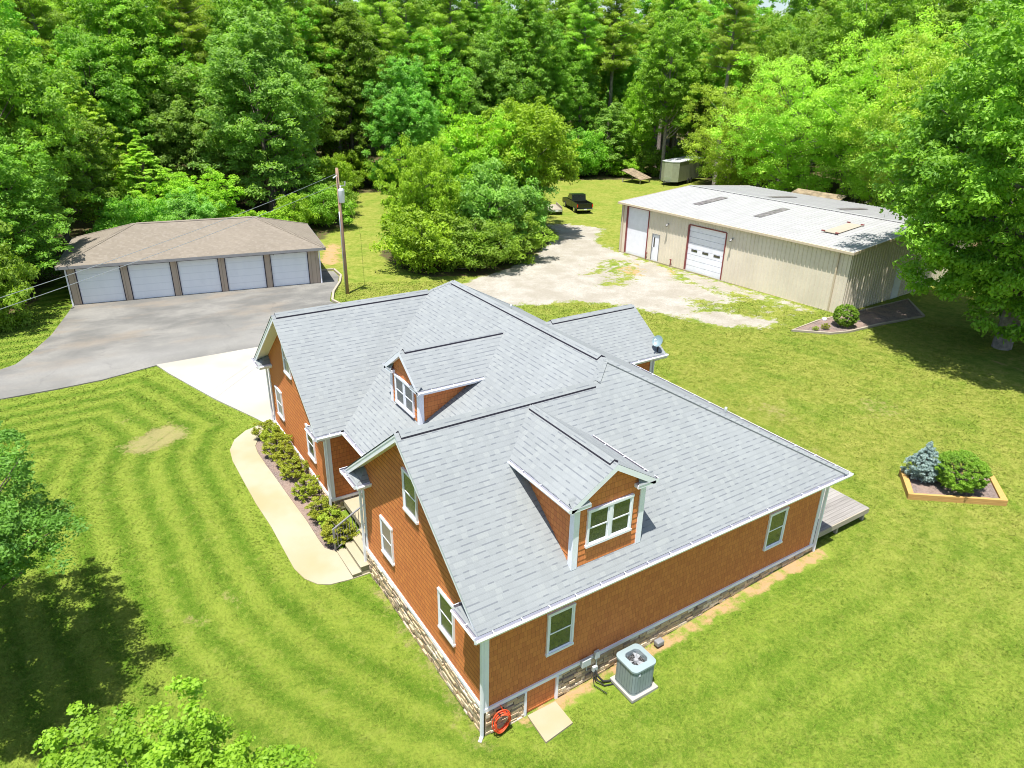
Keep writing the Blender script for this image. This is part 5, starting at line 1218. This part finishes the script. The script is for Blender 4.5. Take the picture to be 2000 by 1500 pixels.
tag(place(bpy.data.objects.new('grass', me)), 'short mown grass of the lawn around the house', 'grass', kind='stuff')

# garden shrubs ------------------------------------------------------------
template('azalea', 1.0, .62, .02, 110, 70, .035, 'leaf_azalea', 'bark', .17, 'round', .03, 24, .8, lump=.18, core=.6)
template('holly', 1.5, 1.0, .02, 420, 80, .035, 'leaf_shade', 'bark', .10, 'round', .04, 20, .8, lump=.05, core=.75)
template('spruce', 1.7, .75, .02, 420, 70, .04, 'leaf_silver', 'bark', .15, 'cone', .04, 24, .8, lump=.2, aspect=.4)
az_ = [(-.62, 16.25, 'azalea bush nearest the concrete driveway in the row by the wall'), (-.60, 15.45, 'second azalea bush from the driveway in the row by the wall'), (-.60, 14.6, 'third azalea bush from the driveway in the row by the wall'), (-.58, 13.75, 'middle azalea bush of the row by the rear gable wall'), (-.56, 12.9, 'azalea bush just past the middle of the row by the wall'),
       (-.50, 11.55, 'free-standing azalea bush between the dense row and the steps'), (-.42, 10.3, 'azalea bush third from the front steps'), (-.32, 9.55, 'azalea bush second from the front steps'), (-.38, 8.85, 'azalea bush touching the front stair railing')]
for x, y, lb in az_: T('azalea', x, y, pr.uniform(.72, .86), 'yellow-green '+lb, 'azalea_bush', pr.uniform(.44, .56), group='azalea bushes along the house wall', cat='shrub')
T('spruce', 19.25, .45, 1.6, 'silvery blue conical shrub in the raised timber bed', 'spruce_shrub', .68, cat='shrub', z=-.08)
T('holly', 19.85, -.55, 1.35, 'dense dark green rounded shrub in the raised timber bed', 'rounded_shrub', .92, cat='shrub', z=-.08)
T('holly', 32.6, 12.75, 1.3, 'rounded yellow-green shrub in the bed by the metal building', 'rounded_shrub', .72, cat='shrub', z=-.12)
T('azalea', 31.1, 12.95, .35, 'larger of two tiny plants in the mulch by the metal building', 'small_plant', .22, cat='plant', z=-.12)
T('azalea', 30.4, 13.1, .25, 'smaller of two tiny plants in the mulch by the metal building', 'small_plant', .16, cat='plant', z=-.12)
for x, y, key, h in ((79.5, 80.6, 'pine_a', 28.5), (83, 84, 'tall_mid', 29), (100, 64.7, 'pine_a', 29.5), (103, 70, 'tall_mid', 30), (106, 60, 'tall_dark', 29), (2, 71, 'pine_b', 23), (8.5, 73, 'pine_a', 23), (16, 71, 'pine_b', 23.5), (20, 84, 'pine_a', 25), (25.5, 78, 'pine_b', 24), (33, 81, 'pine_b', 25), (40, 76, 'pine_b', 24), (46, 80, 'pine_a', 25), (51, 76, 'pine_b', 25), (60, 75, 'pine_b', 25), (68, 78, 'pine_a', 27), (74, 73, 'pine_b', 26), (78, 68, 'pine_b', 26), (80, 76, 'pine_a', 27), (66, 54, 'pine_b', 24), (-11, 56, 'pine_b', 21), (-4, 72, 'pine_b', 23)):
    ent = [k for k in KD if k[0] == key][0]; T(key, x, y, h, ent[1], ent[2], group='pines'); placed.append((x, y))
# say where each look-alike tree of the wood stands
zones = [(96, 'past the left edge of the view'), (86, 'above the left half of the garage roof'), (78.5, 'above the right half of the garage roof'), (71, 'above the utility pole'), (64, 'above the left part of the middle island'), (56.5, 'above the right part of the middle island'), (49.5, 'above the parked pickup'), (43, 'above the cargo trailer'), (36, 'above the left end of the metal building'), (28, 'above the middle of the metal building'), (21, 'above the great shade tree'), (-99, 'past the right edge of the view')]
look = {}
for o in S.objects:
    if o.parent is None and ('deep in the wood' in o.get('label', '') or 'front rows' in o.get('label', '') or 'along the edge of the wood' in o.get('label', '')):
        az = math.degrees(math.atan2(o.location.y-cy0, o.location.x-cx0)); zn = [z for a, z in zones if az > a][0]
        base = o['label'].split(' deep in')[0].split(' in the front')[0].split(' along the')[0]; look.setdefault((base, zn), []).append((-az, o))
ORD = ['leftmost', 'second from left', 'third from left', 'fourth from left', 'fifth from left', 'sixth from left', 'seventh from left', 'eighth from left', 'ninth from left', 'tenth from left', 'eleventh from left', 'twelfth from left', 'thirteenth from left']
for (base, zn), L in look.items():
    L.sort(key=lambda q: q[0])
    for k, (_, o) in enumerate(L):
        o['label'] = (base+' in the wood '+zn) if len(L) == 1 else ORD[min(k, 12)]+' '+base+' '+zn
        o['group'] = base+' group in the wood'
print('objects', len(S.objects), 'forest', cnt)
